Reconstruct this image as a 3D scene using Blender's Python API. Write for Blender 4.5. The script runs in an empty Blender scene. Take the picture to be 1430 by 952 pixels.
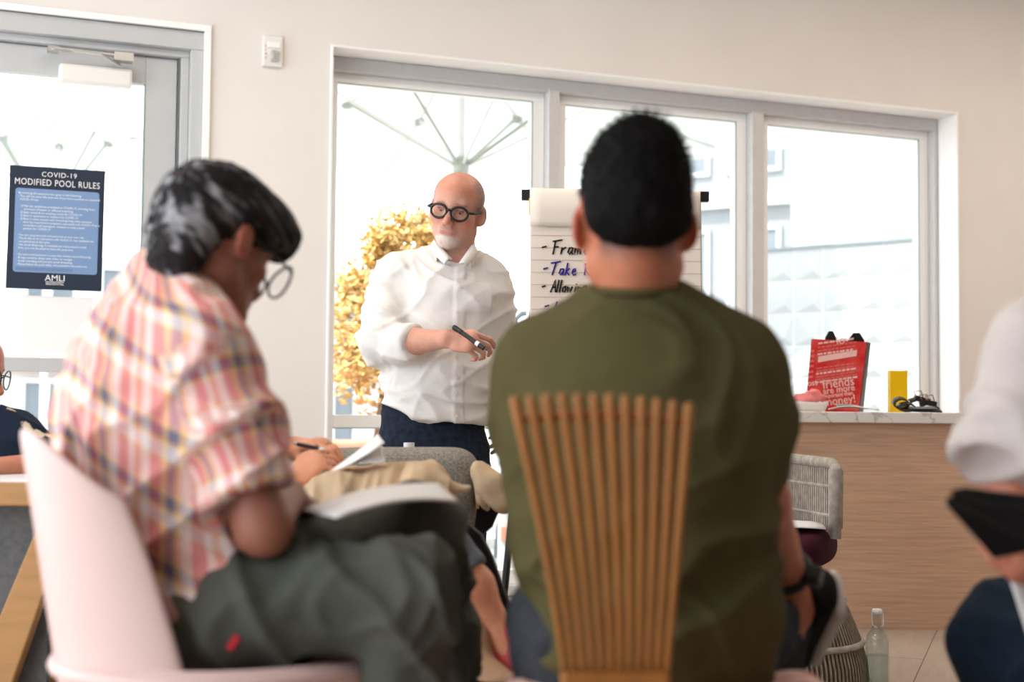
import bpy, bmesh, math, random
import numpy as np
from mathutils import Vector, Matrix

SC = bpy.context.scene
COL = SC.collection
random.seed(7)

# ---------------------------------------------------------------- camera
FPX = 1986.0                     # focal length in pixels of the 1430 px wide frame (50 mm lens)
CAM_Z = 0.88
PITCH, ROLL = 0.0498, 0.009
cam_d = bpy.data.cameras.new('camera'); cam = bpy.data.objects.new('camera', cam_d); COL.objects.link(cam)
cam_d.sensor_width = 36.0; cam_d.lens = 36.0 * FPX / 1430.0
cam.location = (0, 0, CAM_Z)
CAM_R = Matrix.Rotation(math.pi / 2 + PITCH, 3, 'X') @ Matrix.Rotation(ROLL, 3, 'Z')
cam.rotation_euler = CAM_R.to_euler()
cam_d.dof.use_dof = True; cam_d.dof.focus_distance = 4.6; cam_d.dof.aperture_fstop = 2.6
cam_d.clip_end = 500
SC.camera = cam

# ---------------------------------------------------------------- sky, sun, exposure
world = bpy.data.worlds.new('sky'); SC.world = world; world.use_nodes = True
wn = world.node_tree.nodes; bg = wn['Background']
bg.inputs[0].default_value = (0.86, 0.94, 1.0, 1); bg.inputs[1].default_value = 3.3
sun_d = bpy.data.lights.new('sun', 'SUN'); sun = bpy.data.objects.new('sun', sun_d); COL.objects.link(sun)
sun_d.energy = 5.0; sun_d.angle = 0.01; sun_d.color = (1, 0.95, 0.86)
sun.rotation_euler = Vector((0.62, 0.35, -1.0)).to_track_quat('-Z', 'Y').to_euler()
vs = SC.view_settings
vs.view_transform = 'Standard'; vs.look = 'None'; vs.gamma = 1.0; vs.use_curve_mapping = False
vs.exposure = 0.50
SC.cycles.max_bounces = 10; SC.cycles.diffuse_bounces = 5; SC.cycles.transparent_max_bounces = 24
SC.cycles.sample_clamp_indirect = 8.0

# ---------------------------------------------------------------- placing helpers
def ray(px, py):
    return CAM_R @ Vector(((px - 715.0) / FPX, -(py - 476.0) / FPX, -1.0))
def P(px, py, d):
    r = ray(px, py); r = r * (d / r.y)
    return Vector((r.x, r.y, r.z + CAM_Z))
def PZ(px, py, z):               # the point of the pixel's ray at height z
    r = ray(px, py); r = r * ((z - CAM_Z) / r.z)
    return Vector((r.x, r.y, z))
# the long wall with the windows: its window head is 1.65 m above the lens
_A = PZ(462, 62, CAM_Z + 1.65); _B = PZ(1337, 157, CAM_Z + 1.65)
WO = Vector((_A.x, _A.y, 0)); WU = Vector((_B.x - _A.x, _B.y - _A.y, 0)); WIN_W = WU.length; WU.normalize()
WN = Vector((WU.y, -WU.x, 0))    # into the room
W_ANG = math.atan2(WU.y, WU.x)
def W(u, n, z): return WO + WU * u + WN * n + Vector((0, 0, z))
def wpx(px, py, n=0.0):          # pixel -> (u, z) on the plane at distance n from the wall face
    r = ray(px, py); o = Vector((0, 0, CAM_Z)) - (WO + WN * n)
    t = -o.dot(WN) / r.dot(WN)
    p = Vector((0, 0, CAM_Z)) + r * t
    return (p - WO).dot(WU), p.z

# ---------------------------------------------------------------- materials
def _link(nt, a, b): nt.links.new(a, b)
def mat(name, col, rough=0.6, spec=0.3, metal=0.0, noise=0.0, nscale=8.0, bump=0.0, bscale=120.0, sheen=0.0,
        stretch=(1, 1, 1), emit=0.0, sss=0.0, attr=None, col2=None):
    m = bpy.data.materials.new(name); m.use_nodes = True
    nt = m.node_tree; b = nt.nodes['Principled BSDF']
    c = (*col, 1)
    b.inputs['Base Color'].default_value = c; b.inputs['Roughness'].default_value = rough
    b.inputs['Specular IOR Level'].default_value = spec; b.inputs['Metallic'].default_value = metal
    if sheen: b.inputs['Sheen Weight'].default_value = sheen
    if sss:
        b.inputs['Subsurface Weight'].default_value = sss; b.inputs['Subsurface Radius'].default_value = (0.012, 0.005, 0.003)
        b.inputs['Subsurface Scale'].default_value = 1.0
    if emit:
        b.inputs['Emission Color'].default_value = c; b.inputs['Emission Strength'].default_value = emit
    if noise or bump:
        tc = nt.nodes.new('ShaderNodeTexCoord'); mp = nt.nodes.new('ShaderNodeMapping')
        mp.inputs['Scale'].default_value = stretch; _link(nt, tc.outputs['Object'], mp.inputs['Vector'])
    src = None
    if attr:
        a = nt.nodes.new('ShaderNodeAttribute'); a.attribute_name = attr; src = a.outputs['Color']
        _link(nt, src, b.inputs['Base Color'])
    if noise:
        n = nt.nodes.new('ShaderNodeTexNoise'); n.inputs['Scale'].default_value = nscale; n.inputs['Detail'].default_value = 5
        _link(nt, mp.outputs['Vector'], n.inputs['Vector'])
        if src is None:
            mx = nt.nodes.new('ShaderNodeMix'); mx.data_type = 'RGBA'
            c2 = col2 if col2 else tuple(x * (1 - noise) for x in col)
            mx.inputs[6].default_value = c; mx.inputs[7].default_value = (*c2, 1)
            rp = nt.nodes.new('ShaderNodeMapRange'); rp.inputs[1].default_value = 0.35; rp.inputs[2].default_value = 0.7
            _link(nt, n.outputs['Fac'], rp.inputs[0]); _link(nt, rp.outputs[0], mx.inputs[0])
            _link(nt, mx.outputs[2], b.inputs['Base Color'])
        else:
            mx = nt.nodes.new('ShaderNodeMix'); mx.data_type = 'RGBA'; mx.blend_type = 'MULTIPLY'
            mx.inputs[0].default_value = 1
            rp = nt.nodes.new('ShaderNodeMapRange'); rp.inputs[1].default_value = 0.3; rp.inputs[2].default_value = 0.7
            rp.inputs[3].default_value = 1 - noise; rp.inputs[4].default_value = 1.0
            _link(nt, n.outputs['Fac'], rp.inputs[0]); _link(nt, src, mx.inputs[6]); _link(nt, rp.outputs[0], mx.inputs[7])
            _link(nt, mx.outputs[2], b.inputs['Base Color'])
    if bump:
        n2 = nt.nodes.new('ShaderNodeTexNoise'); n2.inputs['Scale'].default_value = bscale; n2.inputs['Detail'].default_value = 3
        _link(nt, mp.outputs['Vector'], n2.inputs['Vector'])
        bp = nt.nodes.new('ShaderNodeBump'); bp.inputs['Strength'].default_value = bump; bp.inputs['Distance'].default_value = 0.01
        _link(nt, n2.outputs['Fac'], bp.inputs['Height']); _link(nt, bp.outputs['Normal'], b.inputs['Normal'])
    return m

def srgb(r, g, b):
    f = lambda c: ((c / 255 + 0.055) / 1.055) ** 2.4 if c > 10.31 else c / 255 / 12.92
    return (f(r), f(g), f(b))

def glass_mat(name, tint=(0.97, 0.99, 0.98), refl=1.0):
    m = bpy.data.materials.new(name); m.use_nodes = True; nt = m.node_tree
    nt.nodes.remove(nt.nodes['Principled BSDF']); out = nt.nodes['Material Output']
    t = nt.nodes.new('ShaderNodeBsdfTransparent'); t.inputs[0].default_value = (*tint, 1)
    g = nt.nodes.new('ShaderNodeBsdfGlossy'); g.inputs['Roughness'].default_value = 0.02
    lw = nt.nodes.new('ShaderNodeLayerWeight'); lw.inputs[0].default_value = 0.5
    pw = nt.nodes.new('ShaderNodeMath'); pw.operation = 'POWER'; pw.inputs[1].default_value = 4.0; _link(nt, lw.outputs['Facing'], pw.inputs[0])
    fr = nt.nodes.new('ShaderNodeMath'); fr.operation = 'MULTIPLY_ADD'; fr.inputs[1].default_value = 0.5 * refl; fr.inputs[2].default_value = 0.03 * refl; _link(nt, pw.outputs[0], fr.inputs[0])
    mx = nt.nodes.new('ShaderNodeMixShader')
    _link(nt, fr.outputs[0], mx.inputs[0]); _link(nt, t.outputs[0], mx.inputs[1]); _link(nt, g.outputs[0], mx.inputs[2])
    _link(nt, mx.outputs[0], out.inputs[0])
    return m

M = {}
M['wall'] = mat('wall_paint', (0.80, 0.762, 0.738), 0.85, 0.15, noise=0.03, nscale=3, bump=0.05, bscale=300)
M['ceil'] = mat('ceiling_paint', (0.82, 0.79, 0.75), 0.9, 0.1, bump=0.03)
M['trim'] = mat('white_trim', (0.92, 0.92, 0.92), 0.45, 0.3, bump=0.02, bscale=60)
M['alu'] = mat('window_aluminium', (0.60, 0.59, 0.59), 0.45, 0.4, noise=0.05, nscale=20)
M['alu_dark'] = mat('gasket', (0.16, 0.17, 0.17), 0.6, 0.2, noise=0.1)
M['glass'] = glass_mat('window_glass')
M['glass_edge'] = mat('glass_edge', (0.30, 0.42, 0.41), 0.3, 0.5, noise=0.1)
M['steel'] = mat('brushed_steel', (0.55, 0.54, 0.52), 0.35, 0.5, 0.7, noise=0.1, nscale=30)
M['white_plastic'] = mat('white_plastic', (0.82, 0.80, 0.77), 0.4, 0.4, noise=0.03)
M['black_plastic'] = mat('black_plastic', (0.012, 0.012, 0.013), 0.4, 0.4, noise=0.1)
M['paper'] = mat('white_paper', (0.86, 0.86, 0.87), 0.8, 0.1, noise=0.03, nscale=4)

# ---------------------------------------------------------------- mesh building
class MB:
    def __init__(s): s.v = []; s.f = []
    def add(s, vs, fs):
        o = len(s.v); s.v += [Vector(v) for v in vs]; s.f += [tuple(i + o for i in f) for f in fs]; return s
    def box8(s, p):              # eight corners: bottom ring then top ring
        return s.add(p, [(3, 2, 1, 0), (4, 5, 6, 7), (0, 1, 5, 4), (1, 2, 6, 5), (2, 3, 7, 6), (3, 0, 4, 7)])
    def box(s, c, d, rot=None):
        c = Vector(c); x, y, z = d[0] / 2, d[1] / 2, d[2] / 2
        pts = [Vector(q) for q in ((-x, -y, -z), (x, -y, -z), (x, y, -z), (-x, y, -z), (-x, -y, z), (x, -y, z), (x, y, z), (-x, y, z))]
        if rot is not None: pts = [rot @ q for q in pts]
        return s.box8([c + q for q in pts])
    def wbox(s, u0, u1, n0, n1, z0, z1):          # box in the wall's frame
        return s.box8([W(u0, n1, z0), W(u1, n1, z0), W(u1, n0, z0), W(u0, n0, z0), W(u0, n1, z1), W(u1, n1, z1), W(u1, n0, z1), W(u0, n0, z1)])
    def tube(s, pts, r, seg=10, caps=True, closed=False):
        pts = [Vector(p) for p in pts]; n = len(pts)
        rr = r if isinstance(r, (list, tuple)) else [r] * n
        rings = []; ref = None
        for i in range(n):
            if closed: t = pts[(i + 1) % n] - pts[i - 1]
            else: t = pts[min(i + 1, n - 1)] - pts[max(i - 1, 0)]
            t.normalize()
            if ref is None:
                ref = Vector((0, 0, 1)) if abs(t.z) < 0.9 else Vector((1, 0, 0))
            x = t.cross(ref); x.normalize(); y = x.cross(t); ref = y
            rings.append([pts[i] + (x * math.cos(a) + y * math.sin(a)) * rr[i] for a in [2 * math.pi * k / seg for k in range(seg)]])
        vs = [p for rg in rings for p in rg]; fs = []
        for i in range(n if closed else n - 1):
            j = (i + 1) % n
            for k in range(seg):
                k2 = (k + 1) % seg
                fs.append((i * seg + k, i * seg + k2, j * seg + k2, j * seg + k))
        if caps and not closed:
            fs.append(tuple(reversed(range(seg)))); fs.append(tuple((n - 1) * seg + k for k in range(seg)))
        return s.add(vs, fs)
    def lathe(s, prof, c=(0, 0, 0), seg=24):      # (r, z) profile about a vertical axis
        c = Vector(c); vs = []; fs = []; n = len(prof)
        for r, z in prof:
            for k in range(seg):
                a = 2 * math.pi * k / seg; vs.append(c + Vector((r * math.cos(a), r * math.sin(a), z)))
        for i in range(n - 1):
            for k in range(seg):
                k2 = (k + 1) % seg; fs.append((i * seg + k, i * seg + k2, (i + 1) * seg + k2, (i + 1) * seg + k))
        if prof[0][0] > 1e-5: fs.append(tuple(reversed(range(seg))))
        if prof[-1][0] > 1e-5: fs.append(tuple((n - 1) * seg + k for k in range(seg)))
        return s.add(vs, fs)
    def grid(s, fn, nu, nv, closed_u=False):
        vs = [fn(i / (nu if closed_u else nu - 1), j / (nv - 1)) for j in range(nv) for i in range(nu)]
        fs = []
        for j in range(nv - 1):
            for i in range(nu if closed_u else nu - 1):
                i2 = (i + 1) % nu
                fs.append((j * nu + i, j * nu + i2, (j + 1) * nu + i2, (j + 1) * nu + i))
        return s.add(vs, fs)
    def prism(s, pts, ext):                       # polygon pushed along ext
        n = len(pts); ext = Vector(ext); a = [Vector(p) for p in pts]
        return s.add(a + [p + ext for p in a], [tuple(reversed(range(n))), tuple(range(n, 2 * n))] +
                     [(i, (i + 1) % n, (i + 1) % n + n, i + n) for i in range(n)])
    def build(s, name, m, parent=None, smooth=False, bevel=0.0, solid=0.0, sub=0):
        me = bpy.data.meshes.new(name)
        off = ROOT_LOC.get(parent.name, Vector()) if parent is not None else Vector()
        me.from_pydata([tuple(v - off) for v in s.v], [], s.f); me.update()
        bm = bmesh.new(); bm.from_mesh(me); bmesh.ops.recalc_face_normals(bm, faces=bm.faces); bm.to_mesh(me); bm.free()
        o = bpy.data.objects.new(name, me); COL.objects.link(o)
        if m is not None: me.materials.append(M[m] if isinstance(m, str) else m)
        if parent is not None:
            o.parent = parent; ROOT_LOC[o.name] = off
        if smooth:
            for p in me.polygons: p.use_smooth = True
        if solid:
            md = o.modifiers.new('thickness', 'SOLIDIFY'); md.thickness = solid; md.offset = 0
        if sub:
            md = o.modifiers.new('sub', 'SUBSURF'); md.levels = sub; md.render_levels = sub
        if bevel:
            md = o.modifiers.new('bevel', 'BEVEL'); md.width = bevel; md.segments = 2; md.limit_method = 'ANGLE'; md.angle_limit = 0.7
        return o
ROOT_LOC = {}
def tag(o, label=None, cat=None, group=None, kind=None):
    if label: o['label'] = label
    if cat: o['category'] = cat
    if group: o['group'] = group
    if kind: o['kind'] = kind
    return o
def thing(name, loc, label, cat, group=None, kind=None):
    o = bpy.data.objects.new(name, None); COL.objects.link(o); o.location = loc; o.empty_display_size = 0.1
    ROOT_LOC[o.name] = Vector(loc)
    return tag(o, label, cat, group, kind)
def text(s, name, m, parent, origin, xdir, ydir, size, align='LEFT', extrude=0.0, shear=0.0, width=None, sx=1.0, spacing=1.0, bold=0.0):
    """flat lettering standing at origin, reading along xdir, up along ydir"""
    cu = bpy.data.curves.new(name, 'FONT'); cu.body = s; cu.size = size; cu.align_x = align; cu.extrude = extrude; cu.shear = shear
    cu.resolution_u = 3; cu.space_character = spacing; cu.offset = bold
    o = bpy.data.objects.new(name, cu); COL.objects.link(o)
    x = Vector(xdir).normalized(); z = x.cross(Vector(ydir)).normalized(); y = z.cross(x)
    off = ROOT_LOC.get(parent.name, Vector())
    rot = Matrix((x * sx, y, z)).transposed().to_4x4()
    o.parent = parent
    o.matrix_local = Matrix.Translation(Vector(origin) - off) @ rot
    cu.materials.append(M[m] if isinstance(m, str) else m)
    TEXTS.append(o)
    return o
TEXTS = []
# ---------------------------------------------------------------- sculpting: smooth unions of tapered volumes, turned into one skin
def _v(p): return np.array(tuple(p), dtype=np.float32)
class Cone:                      # round tapered limb
    def __init__(s, a, b, ra, rb, k=0.02, op='u'):
        s.a, s.b, s.ra, s.rb, s.k, s.op = _v(a), _v(b), ra, rb, k, op
    def box(s):
        return np.minimum(s.a - s.ra, s.b - s.rb), np.maximum(s.a + s.ra, s.b + s.rb)
    def f(s, X, Y, Z):
        ab = s.b - s.a; L = float(ab @ ab) + 1e-12
        px, py, pz = X - s.a[0], Y - s.a[1], Z - s.a[2]
        t = np.clip((px * ab[0] + py * ab[1] + pz * ab[2]) / L, 0, 1)
        return np.sqrt((px - t * ab[0]) ** 2 + (py - t * ab[1]) ** 2 + (pz - t * ab[2]) ** 2) - (s.ra + (s.rb - s.ra) * t)
class Flat:                      # tapered cylinder with flat ends (sleeves, hems), elliptic when flat<1 across dirn
    def __init__(s, a, b, ra, rb, k=0.02, op='u', dirn=None, flat=1.0, rnd=0.004):
        s.a, s.b, s.ra, s.rb, s.k, s.op, s.flat, s.rnd = _v(a), _v(b), ra, rb, k, op, flat, rnd
        s.d = None if dirn is None else _v(Vector(dirn).normalized())
    def box(s):
        m = max(s.ra, s.rb) * max(1, s.flat)
        return np.minimum(s.a, s.b) - m, np.maximum(s.a, s.b) + m
    def f(s, X, Y, Z):
        ab = s.b - s.a; L = float(np.sqrt(ab @ ab)); w = ab / L
        px, py, pz = X - s.a[0], Y - s.a[1], Z - s.a[2]
        h = px * w[0] + py * w[1] + pz * w[2]
        qx, qy, qz = px - h * w[0], py - h * w[1], pz - h * w[2]
        if s.d is not None:
            e = qx * s.d[0] + qy * s.d[1] + qz * s.d[2]; g = e * (1 / s.flat - 1)
            qx, qy, qz = qx + g * s.d[0], qy + g * s.d[1], qz + g * s.d[2]
        r = s.ra + (s.rb - s.ra) * np.clip(h / L, 0, 1)
        dr = (np.sqrt(qx * qx + qy * qy + qz * qz) - r) * min(1.0, s.flat); dh = np.abs(h - L / 2) - L / 2
        return np.where((dr > 0) & (dh > 0), np.sqrt(np.maximum(dr, 0) ** 2 + np.maximum(dh, 0) ** 2), np.maximum(dr, dh)) - s.rnd
class Ell:                       # ellipsoid, axes given by a 3x3 matrix (columns)
    def __init__(s, c, r, R=None, k=0.02, op='u'):
        s.c = _v(c); s.r = np.array(r if hasattr(r, '__len__') else (r, r, r), dtype=np.float32); s.k, s.op = k, op
        s.R = np.eye(3, dtype=np.float32) if R is None else np.array(R, dtype=np.float32)
    def box(s):
        m = np.abs(s.R) @ s.r; return s.c - m, s.c + m
    def f(s, X, Y, Z):
        px, py, pz = X - s.c[0], Y - s.c[1], Z - s.c[2]
        l = [px * s.R[0, i] + py * s.R[1, i] + pz * s.R[2, i] for i in range(3)]
        k0 = np.sqrt(sum((l[i] / s.r[i]) ** 2 for i in range(3))); k1 = np.sqrt(sum((l[i] / s.r[i] ** 2) ** 2 for i in range(3)))
        return k0 * (k0 - 1) / np.maximum(k1, 1e-6)
class Sec:                       # torso slice to slice: elliptic tapered segment with its own side axis
    def __init__(s, a, b, ra, rb, side, k=0.03, op='u', power=2.0):
        s.a, s.b, s.ra, s.rb, s.k, s.op, s.pw = _v(a), _v(b), ra, rb, k, op, power
        w = (Vector(b) - Vector(a)).normalized(); sd = Vector(side); sd = (sd - w * sd.dot(w)).normalized()
        s.w, s.x, s.y = _v(w), _v(sd), _v(w.cross(sd)); s.L = (Vector(b) - Vector(a)).length
    def box(s):
        m = max(*s.ra, *s.rb); return np.minimum(s.a, s.b) - m, np.maximum(s.a, s.b) + m
    def f(s, X, Y, Z):
        px, py, pz = X - s.a[0], Y - s.a[1], Z - s.a[2]
        h = px * s.w[0] + py * s.w[1] + pz * s.w[2]; x = px * s.x[0] + py * s.x[1] + pz * s.x[2]; y = px * s.y[0] + py * s.y[1] + pz * s.y[2]
        t = np.clip(h / s.L, 0, 1); rx = s.ra[0] + (s.rb[0] - s.ra[0]) * t; ry = s.ra[1] + (s.rb[1] - s.ra[1]) * t
        o = h - t * s.L; mr = np.minimum(rx, ry)
        q = (np.abs(x / rx) ** s.pw + np.abs(y / ry) ** s.pw + np.abs(o / mr) ** s.pw) ** (1 / s.pw)
        return (q - 1) * mr
def sdf_mesh(prims, res, iters=2):
    lo = np.min([p.box()[0] for p in prims if p.op == 'u'], axis=0) - 4 * res
    hi = np.max([p.box()[1] for p in prims if p.op == 'u'], axis=0) + 4 * res
    n = np.ceil((hi - lo) / res).astype(int) + 1
    ax = [lo[i] + res * np.arange(n[i], dtype=np.float32) for i in range(3)]
    F = np.full(n, 0.3, dtype=np.float32)
    for p in prims:
        b0, b1 = p.box(); pad = p.k + 4 * res
        i0 = np.clip(((b0 - pad - lo) / res).astype(int), 0, n - 1); i1 = np.clip(((b1 + pad - lo) / res).astype(int) + 2, 1, n)
        if np.any(i1 <= i0): continue
        sl = tuple(slice(i0[i], i1[i]) for i in range(3))
        d = p.f(ax[0][sl[0]][:, None, None], ax[1][sl[1]][None, :, None], ax[2][sl[2]][None, None, :]).astype(np.float32)
        A = F[sl]; k = max(p.k, 1e-4)
        if p.op == 'u':
            h = np.maximum(k - np.abs(A - d), 0) / k; F[sl] = np.minimum(A, d) - h * h * k * 0.25
        else:
            h = np.maximum(k - np.abs(A + d), 0) / k; F[sl] = np.maximum(A, -d) + h * h * k * 0.25
    S = F < 0
    c = np.zeros(n - 1, dtype=np.uint8)
    for dx in (0, 1):
        for dy in (0, 1):
            for dz in (0, 1):
                c += S[dx:n[0] - 1 + dx, dy:n[1] - 1 + dy, dz:n[2] - 1 + dz]
    act = (c > 0) & (c < 8); cells = np.argwhere(act); idx = np.full(n - 1, -1, dtype=np.int64); idx[act] = np.arange(len(cells))
    acc = np.zeros((len(cells), 3)); cnt = np.zeros(len(cells))
    corners = [(x, y, z) for x in (0, 1) for y in (0, 1) for z in (0, 1)]
    vals = {cr: F[cells[:, 0] + cr[0], cells[:, 1] + cr[1], cells[:, 2] + cr[2]] for cr in corners}
    for a in corners:
        for i in range(3):
            if a[i] == 0:
                b = tuple(1 if j == i else a[j] for j in range(3))
                fa, fb = vals[a], vals[b]; m = (fa < 0) != (fb < 0)
                t = np.where(m, fa / np.where(m, fa - fb, 1), 0)
                e = np.array(a, float)[None, :].repeat(len(cells), 0); e[:, i] += t
                acc[m] += e[m]; cnt[m] += 1
    V = (cells + acc / cnt[:, None]) * res + lo
    Q = []
    for i in range(3):
        j, k = (i + 1) % 3, (i + 2) % 3
        sa = [slice(None)] * 3; sb = [slice(None)] * 3; sa[i] = slice(0, n[i] - 1); sb[i] = slice(1, n[i])
        a, b = S[tuple(sa)], S[tuple(sb)]; e = np.argwhere(a != b)
        e = e[(e[:, j] > 0) & (e[:, k] > 0) & (e[:, j] < n[j] - 1) & (e[:, k] < n[k] - 1)]
        flip = a[e[:, 0], e[:, 1], e[:, 2]]
        def cell(dj, dk):
            q = e.copy(); q[:, j] += dj; q[:, k] += dk; return idx[q[:, 0], q[:, 1], q[:, 2]]
        q = np.stack([cell(-1, -1), cell(0, -1), cell(0, 0), cell(-1, 0)], 1)
        q[~flip] = q[~flip][:, ::-1]; Q.append(q)
    Q = np.concatenate(Q)
    for _ in range(iters): V = relax(V, Q, 0.5)
    return V, Q
def relax(V, Q, w):
    a = Q.ravel(); b = np.roll(Q, -1, 1).ravel(); n = len(V)
    c = np.bincount(a, minlength=n) + np.bincount(b, minlength=n)
    S = np.stack([np.bincount(a, V[b, i], n) + np.bincount(b, V[a, i], n) for i in range(3)], 1)
    return V + w * (S / np.maximum(c, 1)[:, None] - V)
def vnormals(V, Q):
    N = np.cross(V[Q[:, 2]] - V[Q[:, 0]], V[Q[:, 3]] - V[Q[:, 1]]); out = np.zeros_like(V)
    for i in range(4):
        for c in range(3): out[:, c] += np.bincount(Q[:, i], N[:, c], len(V))
    return out / np.maximum(np.linalg.norm(out, axis=1), 1e-9)[:, None]
def vnoise(Pn, seed=0):          # smooth lattice noise, -1..1
    i = np.floor(Pn).astype(np.int64); f = Pn - i; f = f * f * (3 - 2 * f); r = np.zeros(len(Pn))
    for dx in (0, 1):
        for dy in (0, 1):
            for dz in (0, 1):
                h = ((i[:, 0] + dx) * 374761393 + (i[:, 1] + dy) * 668265263 + (i[:, 2] + dz) * 2147483647 + seed * 1274126177) & 0xffffffff
                h = ((h ^ (h >> 13)) * 1274126177) & 0xffffffff; h = (h ^ (h >> 16)) & 0xffff
                w = (f[:, 0] if dx else 1 - f[:, 0]) * (f[:, 1] if dy else 1 - f[:, 1]) * (f[:, 2] if dz else 1 - f[:, 2])
                r += w * (h / 32767.5 - 1)
    return r
def folds(V, axis, amp, freq=14, along=4, seed=0):      # soft creases running across `axis` (creases follow the plane normal to it)
    a = np.array(Vector(axis).normalized()); h = V @ a
    q = V * along + np.outer(h, a) * (freq - along)
    n = vnoise(q + 1.3 * vnoise(V * 5, seed + 5)[:, None], seed)
    return amp * ((1 - np.abs(n)) ** 3 * 1.6 - 0.5)
def skin_obj(name, VQ, m, parent=None, disp=None, colf=None, uvf=None, attr='col'):
    V, Q = VQ; N = vnormals(V, Q)
    if disp is not None:
        V = V + N * disp(V, N)[:, None]; N = vnormals(V, Q)
    off = np.array(ROOT_LOC.get(parent.name, Vector())) if parent is not None else 0
    me = bpy.data.meshes.new(name); nf = len(Q)
    me.vertices.add(len(V)); me.vertices.foreach_set('co', (V - off).astype(np.float32).ravel())
    me.loops.add(4 * nf); me.loops.foreach_set('vertex_index', Q.astype(np.int32).ravel())
    me.polygons.add(nf); me.polygons.foreach_set('loop_start', np.arange(0, 4 * nf, 4, dtype=np.int32))
    me.polygons.foreach_set('use_smooth', np.ones(nf, bool)); me.update(calc_edges=True)
    if colf is not None:
        a = me.attributes.new(attr, 'FLOAT_COLOR', 'POINT'); c = np.ones((len(V), 4), dtype=np.float32); c[:, :3] = colf(V, N)
        a.data.foreach_set('color', c.ravel())
    if uvf is not None:
        a = me.attributes.new('cloth', 'FLOAT_VECTOR', 'POINT'); a.data.foreach_set('vector', uvf(V, N).astype(np.float32).ravel())
    o = bpy.data.objects.new(name, me); COL.objects.link(o); me.materials.append(M[m] if isinstance(m, str) else m)
    if parent is not None: o.parent = parent; ROOT_LOC[o.name] = Vector(off)
    return o
def frame(fwd, up):              # columns: right, forward, up
    y = Vector(fwd).normalized(); z = Vector(up); z = (z - y * z.dot(y)).normalized(); x = y.cross(z)
    return Matrix((x, y, z)).transposed()
def facing(yaw, pitch=0.0, roll=0.0):    # yaw 0 looks along +x of the world, 90 along +y; pitch>0 looks down; roll>0 tips the crown to the person's right
    y, p = math.radians(yaw), math.radians(pitch)
    f = Vector((math.cos(y) * math.cos(p), math.sin(y) * math.cos(p), -math.sin(p)))
    Rf = frame(f, (0, 0, 1))
    return Rf @ Matrix.Rotation(math.radians(roll), 3, 'Y')
def head_prims(c, R, s=1.0, neck=None, neck_r=(0.056, 0.062), ears=True, female=False):
    c = Vector(c); L = lambda x, y, z: c + R @ Vector((x * s, y * s, z * s)); A = np.array(R)
    E = lambda p, r, k=0.02, op='u', Rl=None: Ell(L(*p), np.array(r) * s, A if Rl is None else np.array(R @ Rl), k * s, op)
    Cn = lambda a, b, ra, rb, k=0.02, op='u': Cone(L(*a), L(*b), ra * s, rb * s, k * s, op)
    jw = 0.9 if female else 1.0
    pr = [E((0, -0.018, 0.036), (0.077, 0.099, 0.082)), E((0, 0.012, 0.05), (0.07, 0.082, 0.062), 0.03),
          E((0, 0.03, -0.028), (0.061 * jw, 0.06, 0.078), 0.03),
          Cn((-0.05 * jw, 0.0, -0.058), (-0.012, 0.066, -0.094), 0.022, 0.019, 0.03), Cn((0.05 * jw, 0.0, -0.058), (0.012, 0.066, -0.094), 0.022, 0.019, 0.03),
          E((0, 0.071, -0.098), (0.021, 0.017, 0.017), 0.02),
          E((-0.046, 0.05, -0.024), (0.022, 0.026, 0.018), 0.025), E((0.046, 0.05, -0.024), (0.022, 0.026, 0.018), 0.025),
          Cn((-0.036, 0.077, 0.021), (0.036, 0.077, 0.021), 0.011, 0.011, 0.02), Cn((0, 0.082, 0.02), (0, 0.086, 0.02), 0.012, 0.01, 0.02),
          E((-0.031, 0.094, 0.0), (0.016, 0.013, 0.011), 0.014, 's'), E((0.031, 0.094, 0.0), (0.016, 0.013, 0.011), 0.014, 's'),
          E((-0.031, 0.074, 0.001), (0.0125, 0.0125, 0.0125), 0.004), E((0.031, 0.074, 0.001), (0.0125, 0.0125, 0.0125), 0.004),
          Cn((0, 0.087, 0.008), (0, 0.106, -0.032), 0.0085, 0.0125, 0.012), E((-0.012, 0.096, -0.037), (0.0085, 0.011, 0.0085), 0.006), E((0.012, 0.096, -0.037), (0.0085, 0.011, 0.0085), 0.006),
          E((0, 0.083, -0.062), (0.026, 0.012, 0.016), 0.012), E((0, 0.09, -0.0625), (0.021, 0.0065, 0.0048), 0.004), E((0, 0.0885, -0.0715), (0.018, 0.0065, 0.0055), 0.004),
          Cn((-0.021, 0.096, -0.0685), (0.021, 0.096, -0.0685), 0.0016, 0.0016, 0.004, 's')]
    if ears:
        for sx in (-1, 1):
            Rl = Matrix.Rotation(sx * 0.42, 3, 'Z') @ Matrix.Rotation(-0.18, 3, 'X')
            pr += [E((sx * 0.083, -0.012, -0.004), (0.0085, 0.019, 0.032), 0.008, 'u', Rl), E((sx * 0.0795, -0.002, -0.028), (0.008, 0.01, 0.011), 0.008),
                   E((sx * 0.074, -0.004, -0.004), (0.012, 0.015, 0.026), 0.008), E((sx * 0.095, -0.008, 0.0), (0.005, 0.009, 0.017), 0.005, 's', Rl)]
    if neck is not None:
        pr += [Cone(L(0, -0.022, -0.05), neck, neck_r[0] * s, neck_r[1] * s, 0.03)]
    return pr
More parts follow.
